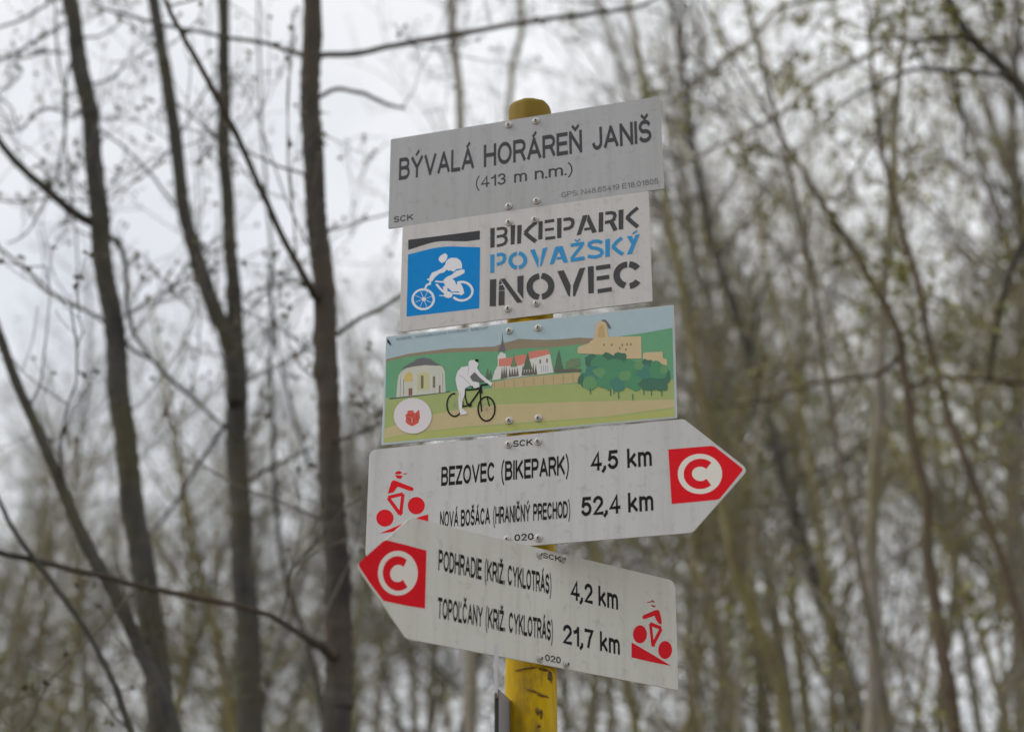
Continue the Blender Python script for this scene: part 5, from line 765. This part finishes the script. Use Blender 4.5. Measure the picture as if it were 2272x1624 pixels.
# grotesque capitals and figures as stroke centre lines in a unit box: (width / cap height, strokes)
_S = _arc(.5, .74, .47, .26, 25, 270, 12)[:-1] + _arc(.5, .25, .5, .25, 90, -155, 12)
_P = [[(0, 0), (0, 1)], [(0, 1), (.6, 1)] + _arc(.6, .73, .4, .27, 90, -90)[1:-1] + [(.6, .46), (0, .46)]]
_PAR = [(1, 1.12), (.5, .92), (.15, .68), (.02, .42), (.15, .16), (.5, -.08), (1, -.28)]
GLYPH = {
 'A': (.80, [[(0, 0), (.5, 1)], [(.5, 1), (1, 0)], [(.2, .31), (.8, .31)]]),
 'B': (.68, [[(0, 0), (0, 1)], [(0, 1), (.6, 1)] + _arc(.6, .77, .34, .23, 90, -90)[1:-1] + [(.6, .54), (0, .54)], [(.5, .54), (.62, .54)] + _arc(.62, .27, .38, .27, 90, -90)[1:-1] + [(.62, 0), (0, 0)]]),
 'C': (.76, [_arc(.5, .5, .5, .5, 42, 318, 20)]), 'D': (.72, [[(0, 0), (0, 1)], [(0, 1), (.4, 1)] + _arc(.4, .5, .6, .5, 90, -90, 14)[1:-1] + [(.4, 0), (0, 0)]]),
 'E': (.60, [[(0, 0), (0, 1)], [(0, 1), (1, 1)], [(0, .52), (.92, .52)], [(0, 0), (1, 0)]]), 'G': (.78, [_arc(.5, .5, .5, .5, 42, 350, 20) + [(1, .42), (.58, .42)]]),
 'H': (.70, [[(0, 0), (0, 1)], [(1, 0), (1, 1)], [(0, .52), (1, .52)]]), 'I': (.0, [[(.5, 0), (.5, 1)]]), 'J': (.50, [[(1, 1), (1, .3)] + _arc(.5, .28, .5, .28, 0, -170)[1:]]),
 'K': (.74, [[(0, 0), (0, 1)], [(.95, 1), (0, .36)], [(.36, .60), (1, 0)]]), 'L': (.55, [[(0, 1), (0, 0), (1, 0)]]), 'N': (.70, [[(0, 0), (0, 1)], [(0, 1), (1, 0)], [(1, 0), (1, 1)]]),
 'O': (.82, [_arc(.5, .5, .5, .5, 0, 360, 26)]), 'P': (.64, _P), 'R': (.70, _P + [[(.5, .46), (.68, .44), (1, 0)]]), 'S': (.66, [_S]), 'T': (.66, [[(.5, 0), (.5, 1)], [(0, 1), (1, 1)]]),
 'V': (.78, [[(0, 1), (.5, 0)], [(.5, 0), (1, 1)]]), 'Y': (.78, [[(0, 1), (.5, .45)], [(1, 1), (.5, .45)], [(.5, .48), (.5, 0)]]), 'Z': (.64, [[(0, 1), (1, 1)], [(.97, .97), (.03, .03)], [(0, 0), (1, 0)]]),
 '0': (.54, [_arc(.5, .5, .5, .5, 0, 360, 24)]), '1': (.34, [[(.0, .74), (.55, .80), (.9, 1)], [(.9, 0), (.9, 1)]]), '2': (.54, [_arc(.5, .72, .48, .28, 172, -30, 12) + [(.03, .0), (1, 0)]]),
 '3': (.54, [_arc(.46, .76, .46, .24, 165, -90, 12), _arc(.46, .26, .5, .26, 90, -165, 12)]), '4': (.58, [[(.74, 0), (.74, 1), (0, .27), (1, .27)]]),
 '5': (.54, [[(.93, 1), (.17, 1), (.06, .50)] , [(.06, .5)] + _arc(.47, .33, .52, .33, 130, -155, 14)]), '6': (.54, [_arc(.5, .31, .5, .31, 0, 360, 18), [(.95, .8)] + _arc(.52, .6, .5, .4, 50, 180, 8) + [(.0, .35)]]),
 '7': (.54, [[(0, 1), (1, 1), (.62, .55), (.38, 0)]]), '8': (.54, [_arc(.5, .77, .43, .23, 0, 360, 16), _arc(.5, .27, .5, .27, 0, 360, 16)]), '9': (.54, [_arc(.5, .69, .5, .31, 0, 360, 18), [(1, .65)] + _arc(.48, .4, .5, .4, 0, -130, 8)]),
 ',': (.03, [[(.5, .05), (.5, -.02), (-1.2, -.20)]]), '.': (.0, [[(.5, -.01), (.5, .03)]]), ':': (.0, [[(.5, -.01), (.5, .03)], [(.5, .55), (.5, .6)]]), '(': (.18, [_PAR]), ')': (.18, [[(1 - x, y) for x, y in _PAR]]),
 'k': (.52, [[(0, 0), (0, 1.02)], [(.9, .72), (.02, .22)], [(.32, .42), (1, 0)]]), 'n': (.46, [[(0, 0), (0, .73)], [(0, .45)] + _arc(.5, .45, .5, .28, 165, 0) + [(1, 0)]]),
 'm': (.82, [[(0, 0), (0, .73)], [(0, .48)] + _arc(.25, .48, .25, .25, 165, 0) + [(.5, 0)], [(.5, .48)] + _arc(.75, .48, .25, .25, 165, 0) + [(1, 0)]]), ' ': (.16, [])}
_ACUTE, _CARON = [(.42, 1.15), (.66, 1.34)], [(.22, 1.35), (.5, 1.16), (.78, 1.35)]
for ch, base, mark in (('\u00c1', 'A', _ACUTE), ('\u00dd', 'Y', _ACUTE), ('\u010c', 'C', _CARON), ('\u0147', 'N', _CARON), ('\u0160', 'S', _CARON), ('\u017d', 'Z', _CARON), ('\u013d', 'L', [(.80, 1.05), (.62, .80)])):
    GLYPH[ch] = (GLYPH[base][0], GLYPH[base][1] + [mark])
def text_quads(body, u0, u1, v0, cap, weight):
    """ribbons (mm) of one word: set at its natural width, then squeezed to fit between u0 and u1 as sign-makers do"""
    sw = weight * cap; gap = .095 * cap; x = 0; out = []
    for ch in body:
        w, strokes = GLYPH[ch]; Wd = w * cap + sw; s_ = sw * (.7 if ch in '()' else 1.0)
        for k, st in enumerate(strokes):
            mark = (k == len(strokes) - 1 and max(p_[1] for p_ in st) > 1.04 and ch not in '()k')
            sw_ = s_ * (.8 if mark else 1)
            if ch in '.:': pts = [(x + Wd / 2, (0 if k == 0 else .5 * cap)), (x + Wd / 2, s_ * 1.05 + (0 if k == 0 else .5 * cap))]
            elif w > .1: pts = [(x + s_ / 2 + px_ * (Wd - s_), s_ / 2 + py_ * (cap - s_)) for px_, py_ in st]
            else: pts = [(x + Wd / 2 + (px_ - .5) * .08 * cap, s_ / 2 + py_ * (cap - s_)) for px_, py_ in st]
            if ch not in '.:' and math.dist(pts[0], pts[-1]) > .05:      # square ends
                for e0, e1 in ((0, 1), (-1, -2)):
                    L_ = math.dist(pts[e0], pts[e1]); f_ = sw_ * (.5 if abs(pts[e0][0] - pts[e1][0]) < .01 * cap or abs(pts[e0][1] - pts[e1][1]) < .01 * cap else .3) / L_
                    pts[e0] = (pts[e0][0] + (pts[e0][0] - pts[e1][0]) * f_, pts[e0][1] + (pts[e0][1] - pts[e1][1]) * f_)
            out.append(stroke_quads(pts, sw_))
        x += Wd + gap
    c = (u1 - u0) / (x - gap)
    return [[[(u0 + p_[0] * c, v0 + p_[1]) for p_ in q] for q in rib] for rib in out]

def stroke_quads(pts, w):                      # ribbon with mitred joints, mm
    p_ = np.array(pts, float)
    d = np.diff(p_, axis=0); d /= np.linalg.norm(d, axis=1)[:, None] + 1e-9
    closed = np.linalg.norm(p_[0] - p_[-1]) < .6 and len(p_) > 6
    nrm = np.stack([-d[:, 1], d[:, 0]], 1); L_ = []; R_ = []
    for k in range(len(p_)):
        if k == 0: n = nrm[-1] + nrm[0] if closed else nrm[0]
        elif k == len(p_) - 1: n = nrm[-1] + nrm[0] if closed else nrm[-1]
        else: n = nrm[k - 1] + nrm[k]
        n = n / (np.linalg.norm(n) + 1e-9); ref = nrm[min(k, len(nrm) - 1)]
        s = min(1.6, 1 / max(.3, abs(n @ ref)))
        L_.append(p_[k] + n * w / 2 * s); R_.append(p_[k] - n * w / 2 * s)
    return [[R_[k], R_[k + 1], L_[k + 1], L_[k]] for k in range(len(p_) - 1)]

def build_sign(i, name, label, mat, outline, zshift=0.0, tilt=0.0):
    root = empty(name); pose = SIGN_POSE[i]
    root.matrix_world = Matrix.Translation(pose['loc']) @ Matrix(pose['mat']).to_4x4()
    tag(root, label, 'sign', 'signs stacked on the yellow post')
    plate('plate', outline, .0022, mat, root)
    groups = {}; order = []; layer = 0
    for it in PRINTS[i]:
        part, colr, kind = it[:3]; layer += 1
        y = -(.00012 + .000006 * layer)
        if kind == 'T':
            segs, cap, bold = it[3], it[4], it[5]; V = []; F = []; ns = 0
            for s, u0, u1, v0 in segs:
                for rib in text_quads(s, u0, u1, v0, cap, bold):
                    ns += 1
                    for q in rib:
                        n0 = len(V); V += [(a_ / 1000, y - .000004 * ns, c2 / 1000) for a_, c2 in q]; F.append(tuple(range(n0, n0 + 4)))
            mesh_obj('lettering', V, F, ink(colr), root)
            continue
        key = part if part != 'tree_print' else (part, layer)          # each painted tree its own piece
        if key not in groups: groups[key] = dict(v=[], f=[], m=[], mats=[]); order.append(key)
        g = groups[key]
        if colr not in g['mats']: g['mats'].append(colr)
        mi = g['mats'].index(colr)
        polys = [it[3]] if kind == 'P' else stroke_quads(it[3], it[4])
        for q in polys:
            q = [tuple(w_) for w_ in q]
            area = sum(q[k - 1][0] * q[k][1] - q[k][0] * q[k - 1][1] for k in range(len(q)))
            if area < 0: q = q[::-1]
            n0 = len(g['v']); g['v'] += [(a / 1000, y, b_ / 1000) for a, b_ in q]
            g['f'].append(tuple(range(n0, n0 + len(q)))); g['m'].append(mi)
    for key in order:
        g = groups[key]; mesh_obj(key if isinstance(key, str) else key[0], g['v'], g['f'], [ink(c_) for c_ in g['mats']], root, g['m'])
    for k, (u, v) in enumerate(SCREWS[i]):
        so = link(bpy.data.objects.new('screw', SCREW_ME), root); so.location = (u / 1000, -.001, v / 1000); so.rotation_euler = (0, k * .7, 0)
        ho = link(bpy.data.objects.new('socket', SOCK_ME), so)
    return root
def rect(i, rad): 
    a, b_, c_, d_ = PLATE[i]; return rounded([(a, c_), (b_, c_), (b_, d_), (a, d_)], [rad] * 4)
build_sign(1, 'name_sign', 'grey rectangular place name sign reading BÝVALÁ HORÁREŇ JANIŠ, topmost on the post', WHITE_GREY, rect(1, 3))
build_sign(2, 'bike_park_sign', 'white rectangular sign with blue mountain biker logo and stencil lettering INOVEC', WHITE_WARM, rect(2, 2))
build_sign(3, 'picture_sign', 'rectangular picture sign with painted cyclist, chapel, church, castle and green hills', WHITE_WARM, rect(3, 2))
a, b_, c_, d_ = PLATE[4]
build_sign(4, 'arrow_sign', 'white arrow sign pointing right with red C emblem, reading BEZOVEC 4,5 km', WHITE_ARROW,
    rounded([(a, c_), (b_ + 4, c_), (TIP[4], 0), (b_ - 3, d_), (a, d_)], [14, 6, 12, 6, 14]))
a, b_, c_, d_ = PLATE[5]
build_sign(5, 'arrow_sign', 'white arrow sign pointing left with red C emblem, reading PODHRADIE 4,2 km', WHITE_ARROW2,
    rounded([(a, c_), (b_, c_), (b_, d_), (a, d_), (TIP[5], 0)], [6, 5, 16, 6, 12]))

# ------------------------------------------------------------------ edge-on plates at the left of the post
def edge_plate(name, label, mat_face, mat_edge, corner, yaw, length, z0, z1, thick):
    root = empty(name, corner); root.rotation_euler = (0, 0, yaw); tag(root, label, 'plate')
    # runs back (+y) from its near edge; x is the thickness
    v = [(x, y, z) for z in (z0, z1) for (x, y) in ((0, .0015), (.0015, 0), (thick - .0015, 0), (thick, .0015), (thick, length), (0, length))]
    f = [(0, 1, 7, 6), (1, 2, 8, 7), (2, 3, 9, 8), (3, 4, 10, 9), (4, 5, 11, 10), (5, 0, 6, 11), (5, 4, 3, 2, 1, 0), (6, 7, 8, 9, 10, 11)]
    mesh_obj('panel', v, f, [mat_face, mat_edge], root, [1, 1, 1, 0, 0, 0, 0, 0])
GREYP = plate_mat('plate_blue_grey', (.27, .28, .32), (.2, .2, .2), .4)
BLKE, t, b = new_mat('plate_black_edge'); b.inputs['Base Color'].default_value = (.012, .014, .012, 1); b.inputs['Roughness'].default_value = .6
PALE = plate_mat('plate_pale_edge', (.60, .60, .64), (.4, .4, .42), .4)
edge_plate('edge_on_sign', 'blue grey sign plate with black edge seen edge-on beside the yellow post', GREYP, BLKE, (-.0275, 2.505, 1.75), R(-10), .115, 0, .199, .007)
edge_plate('metal_strip', 'thin pale metal strip standing upright in front of the lower left arrow sign', PALE, PALE, (-.0275, 2.455, 1.934), R(-1), .05, 0, .074, .005)

# ------------------------------------------------------------------ traced trees near the signs
def rnd_unit(rng):
    v = rng.normal(size=3); return v / np.linalg.norm(v)
def add_leaf(q, rng, p_, size):
    a = rnd_unit(rng); b_ = np.cross(a, rnd_unit(rng)); b_ /= np.linalg.norm(b_) + 1e-9
    l, w = size * rng.uniform(.7, 1.3), size * rng.uniform(.35, .6)
    q.append([p_, p_ + a * l * .5 + b_ * w, p_ + a * l, p_ + a * l * .5 - b_ * w])
def twig(mb, leaves, rng, p_, dirv, length, r, depth, leafy, buds):
    n = 5; pts = [p_]; d_ = dirv / np.linalg.norm(dirv)
    for k in range(n):
        d_ = d_ + rng.normal(0, .16, 3) + np.array([0, 0, .07]); d_ /= np.linalg.norm(d_)
        pts.append(pts[-1] + d_ * length / n)
    rad = np.maximum(r * np.linspace(1, .5, n + 1), .0014)
    mb.tube(pts, rad, 3 if r < .004 else 4, cap=False)
    if depth > 0:
        for k in range(rng.integers(2, 5)):
            j = rng.integers(1, n + 1); dv = d_ * .7 + rnd_unit(rng) * .8 + np.array([0, 0, .15])
            twig(mb, leaves, rng, pts[j], dv, length * rng.uniform(.3, .55), r * .6, depth - 1, leafy, buds)
    if depth <= 1:
        for k in range(leafy):
            add_leaf(leaves, rng, pts[rng.integers(1, n + 1)] + rng.normal(0, .008, 3), rng.uniform(.018, .04))
        if buds and rng.random() < .6: add_leaf(leaves, rng, pts[-1], .02); add_leaf(leaves, rng, pts[-1], .022)

def build_traced(idx, T):
    rng = np.random.default_rng(100 + idx)
    tr = np.array(T['trunk']); base = tr[np.argmin(tr[:, 2])][:3]
    zb = float(terrain(base[0], base[1])); base = np.array([base[0], base[1], zb])
    root = empty(T['name'], tuple(base))
    leafy = T.get('lf', 0)
    tag(root, T['label'], 'tree', 'trees close behind the signs')
    bark = [BARK_DARK, BARK_DARK, BARK_BLACK, BARK_DARK, BARK_DARK, BARK_GREY, BARK_GREY, BARK_DARK, BARK_BROWN, BARK_BROWN, BARK_DARK, BARK_OLIVE, BARK_GREY][idx]
    sp = smooth_path(T['trunk'], 14); pts = sp[:, :3] - base; rad = sp[:, 3] * (1 + rng.normal(0, .03, len(sp)))
    # gentle knobbly sway at a smaller scale than the measured bends
    ph = rng.uniform(0, 6, 4); L_ = np.cumsum(np.r_[0, np.linalg.norm(np.diff(pts, axis=0), axis=1)])
    pts[:, 0] += .006 * np.sin(L_ * 5 + ph[0]) + .003 * np.sin(L_ * 13 + ph[1]); pts[:, 1] += .05 * np.sin(L_ * .9 + ph[2])
    kn = np.zeros((len(pts), 16))
    for _ in range(int(L_[-1] * 3)):                       # knots and old branch collars
        kc, kq = rng.uniform(0, L_[-1]), rng.integers(0, 16)
        dq = np.minimum(np.abs(np.arange(16) - kq), 16 - np.abs(np.arange(16) - kq))
        kn += rng.uniform(.1, .35) * np.exp(-((L_[:, None] - kc) / .035) ** 2 - (dq[None, :] / 1.6) ** 2)
    mb = MB(); mb.tube(pts, rad, 16, rough=rng.normal(0, .035, (len(pts), 16)) + kn); mb.build('trunk', bark, root)
    limbs = [(pts, rad, 1.0)]
    for br in T['branch']:
        s = smooth_path(br, 5); bp = s[:, :3] - base; brd = np.maximum(s[:, 3], .0015) * (1 + rng.normal(0, .04, len(s)))
        bp += np.cumsum(rng.normal(0, .0015, bp.shape), axis=0)
        mb = MB(); mb.tube(bp, brd, 7); mb.build('branch', bark, root); limbs.append((bp, brd, 2.2))
    mb = MB(); leaves = []
    for pts_, rad_, k_ in limbs:
        seg = np.linalg.norm(np.diff(pts_, axis=0), axis=1); tot = seg.sum()
        n = int(tot * T['tw'] * k_ * (1.9 if leafy else 1.7))
        for _ in range(n):
            j = rng.integers(1, len(pts_) - 1); p_ = pts_[j]
            if p_[2] + base[2] < 1.8: continue
            tn = pts_[j + 1] - pts_[j - 1]; tn = tn / (np.linalg.norm(tn) + 1e-9)
            sgn = 1 if tn[2] > -.2 else -1
            dv = tn * sgn * .5 + rnd_unit(rng) * .9 + np.array([0, 0, .35])
            twig(mb, leaves, rng, p_, dv, rng.uniform(.25, .9), min(rad_[j] * .5, rng.uniform(.0028, .0050)), 2, 3 if leafy else 0, True)
    if mb.v: tag(mb.build('twigs', TWIG_OLIVE if leafy else TWIG, root), kind='stuff')
    if leaves:
        lb = MB(); lb.quads(leaves); tag(lb.build('leaves' if leafy else 'buds', LEAF if leafy else BUD, root, smooth=False), kind='stuff')
for idx, T in enumerate(TREES): build_traced(idx, T)

# ------------------------------------------------------------------ the wood behind: prototypes, then copies
def proto_tree(seed, H, r0, nlimb, leafy, shrub=False):
    rng = np.random.default_rng(seed)
    tm, cm, leaves = MB(), MB(), []
    stems = rng.integers(4, 7) if shrub else 1
    for s in range(stems):
        n = 12; p_ = np.array([rng.normal(0, .12), rng.normal(0, .12), -.2]) if shrub else np.array([0, 0, -.3])
        d_ = np.array([rng.normal(0, .28 if shrub else .06), rng.normal(0, .28 if shrub else .06), 1.]); pts = [p_]
        hh = H * (rng.uniform(.6, 1) if shrub else 1)
        for k in range(n):
            d_ = d_ + rng.normal(0, .06, 3); d_[2] = max(d_[2], .7); d_ /= np.linalg.norm(d_); pts.append(pts[-1] + d_ * hh / n)
        pts = np.array(pts); rad = r0 * np.linspace(1.05, .12, n + 1) ** .85 * (.7 if shrub else 1)
        tm.tube(pts, rad, 8)
        for i in range(nlimb if not shrub else nlimb // 3):
            f = rng.uniform(.16 if shrub else (.40 if i % 6 else .22), .97); x = f * n; j = int(x); q = pts[j] + (pts[min(j + 1, n)] - pts[j]) * (x - j)
            ll = hh * (.30 * (1 - f) + .07) * rng.uniform(.6, 1.35); lr = max(.005, rad[j] * rng.uniform(.22, .45))
            az = rng.uniform(0, 2 * math.pi); dv = np.array([math.cos(az), math.sin(az), rng.uniform(.25, 1.1)]); dv /= np.linalg.norm(dv)
            m = 6; lp = [q]
            for k in range(m):
                dv = dv + rng.normal(0, .12, 3) + np.array([0, 0, .05]); dv /= np.linalg.norm(dv); lp.append(lp[-1] + dv * ll / m)
            lrad = lr * np.linspace(1, .25, m + 1); tm.tube(lp, lrad, 5, cap=False)
            for b_ in range(max(3, int(ll * 3.6))):
                k = rng.integers(1, m + 1); dv2 = dv * .6 + rnd_unit(rng) * .8 + np.array([0, 0, .25])
                twig(cm, leaves, rng, np.array(lp[k]), dv2, rng.uniform(.3, .95), max(.0040, lrad[k] * .5), 1, leafy, False)
    return tm, cm, leaves
PROTO = []
for k, (H, r0, nl, leafy, shrub, bark, tw) in enumerate([
        (11, .075, 42, 0, False, BARK_DARK, TWIG_GREY), (12, .095, 44, 1, False, BARK_GREY, TWIG_GREY), (10, .06, 40, 2, False, BARK_OLIVE, TWIG_OLIVE), (13, .11, 48, 1, False, BARK_OLIVE, TWIG_GREY),
        (9, .05, 42, 3, False, BARK_GREY, TWIG_OLIVE), (12, .085, 46, 3, False, BARK_OLIVE, TWIG_OLIVE), (4.2, .022, 60, 3, True, BARK_OLIVE, TWIG_OLIVE), (5, .026, 66, 2, True, BARK_OLIVE, TWIG_OLIVE),
        (9, .042, 20, 1, False, BARK_OLIVE, TWIG_OLIVE), (9, .036, 18, 0, False, BARK_GREY, TWIG_GREY)]):
    tm, cm, lv = proto_tree(200 + k, H, r0, nl, leafy, shrub)
    me = [('trunk', tm.mesh('trunk', bark)), ('crown', cm.mesh('crown', tw))]
    if lv:
        lb = MB(); lb.quads(lv); me.append(('leaves', lb.mesh('leaves', LEAF, False)))
    PROTO.append((H, me))
def place(k, x, y, h, rz, name, label, group, cat='tree', lean=(0, 0)):
    H, me = PROTO[k]; o = empty(name, (x, y, float(terrain(x, y)) - .05)); s = h / H
    o.scale = (s * .5 + .5 * min(1.2, s), s * .5 + .5 * min(1.2, s), s); o.rotation_euler = (lean[0], lean[1], rz)
    tag(o, label, cat, group)
    for nm, m in me:
        c = link(bpy.data.objects.new(nm, m), o)
        if nm != 'trunk': tag(c, kind='stuff')
rng = np.random.default_rng(42)
# the view opens to about 18 degrees either side; trees thin out towards the open sky at the upper left
LOOK = {0: 'dark bare', 1: 'grey sparsely budding', 2: 'thin dark leafing', 3: 'stout brown budding', 4: 'thin grey leafing', 5: 'dark olive leafing'}
N = 0; spots = []
while N < 66:
    D = math.sqrt(rng.uniform(8.5 ** 2, 33 ** 2)); s = rng.uniform(-.37, .37); x = s * D
    if any((x - a) ** 2 + (D - b_) ** 2 < (.7 if D < 16 else 1.3) ** 2 for a, b_ in spots): continue
    side = 'right' if s > .075 else 'left'
    if side == 'left' and (D < 12 or rng.random() < .45): continue
    if side == 'right' and rng.random() < (.42 if D < 15 else .85): continue
    top = rng.uniform(24, 37) if side == 'right' else (rng.uniform(15, 25) if s < -.12 else rng.uniform(18, 28))
    h = D * math.tan(R(top)) + 1.5 - float(terrain(x, D)); h = min(max(h, 5.5), 17)
    k = int(rng.choice([0, 1, 2, 3, 4, 5], p=[.12, .16, .16, .14, .2, .22] if side == 'right' else [.3, .25, .12, .23, .05, .05]))
    spots.append((x, D)); N += 1
    where = 'in the thick olive wood right of the signs' if side == 'right' else 'in the pale wood behind and left of the signs'
    place(k, x, D, h, rng.uniform(0, 6.28), 'young_tree', 'blurred ' + LOOK[k] + ' tree ' + where, 'young trees in the wood ' + side + ' of the signs', lean=(rng.normal(0, .03), rng.normal(-.09, .06)))
for n in range(5):                                # taller bare crowns that net the sky at the upper right
    D = rng.uniform(13, 21); s = .13 + .24 * (n + rng.uniform(0, 1)) / 5; x = s * D; k = n % 2
    place(k, x, D, min(16.5, D * math.tan(R(rng.uniform(35, 43))) + 1.5 - float(terrain(x, D))), rng.uniform(0, 6.28), 'young_tree', 'tall blurred ' + ('dark bare' if k == 0 else 'grey budding') + ' tree netting the sky right of the top sign', 'tall bare trees at the upper right', lean=(rng.normal(0, .03), rng.normal(-.06, .05)))
for n in range(26):                               # straight thin poles between the trees
    D = rng.uniform(9, 17); s = rng.uniform(.04, .37) if n % 7 < 5 else rng.uniform(-.37, 0); x = s * D
    if s < 0 and D < 13: D += 5; x = s * D
    h = D * math.tan(R(rng.uniform(20, 36) if s > 0 else rng.uniform(15, 23))) + 1.5 - float(terrain(x, D)); h = min(max(h, 5), 14)
    place(8 + n % 2, x, D, h, rng.uniform(0, 6.28), 'pole_sapling', 'blurred ' + ('olive' if n % 2 == 0 else 'grey') + ' straight thin pole sapling in the wood ' + ('right of the signs' if s > 0 else 'behind and left of the signs'), 'pole saplings ' + ('right' if s > 0 else 'left') + ' of the signs', lean=(rng.normal(0, .03), rng.normal(-.08, .07)))
for n in range(24):
    D = rng.uniform(9.5, 20); s = rng.uniform(-.36, .0) if n % 2 == 0 else rng.uniform(.05, .36); x = s * D
    h = D * math.tan(R(rng.uniform(9.5, 13.5) if s < .02 else rng.uniform(9.5, 14.5))) + 1.5 - float(terrain(x, D)); h = min(max(h, 2.5), 7)
    side = 'right' if s > .075 else 'left'
    place(6 + n % 2, x, D, h, rng.uniform(0, 6.28), 'shrub', 'blurred ' + ('brown' if n % 2 == 0 else 'dark') + ' stemmed olive shrub low in the wood ' + ('right of the signs' if side == 'right' else 'behind and left of the signs'), 'undergrowth shrubs ' + side + ' of the signs', 'shrub')
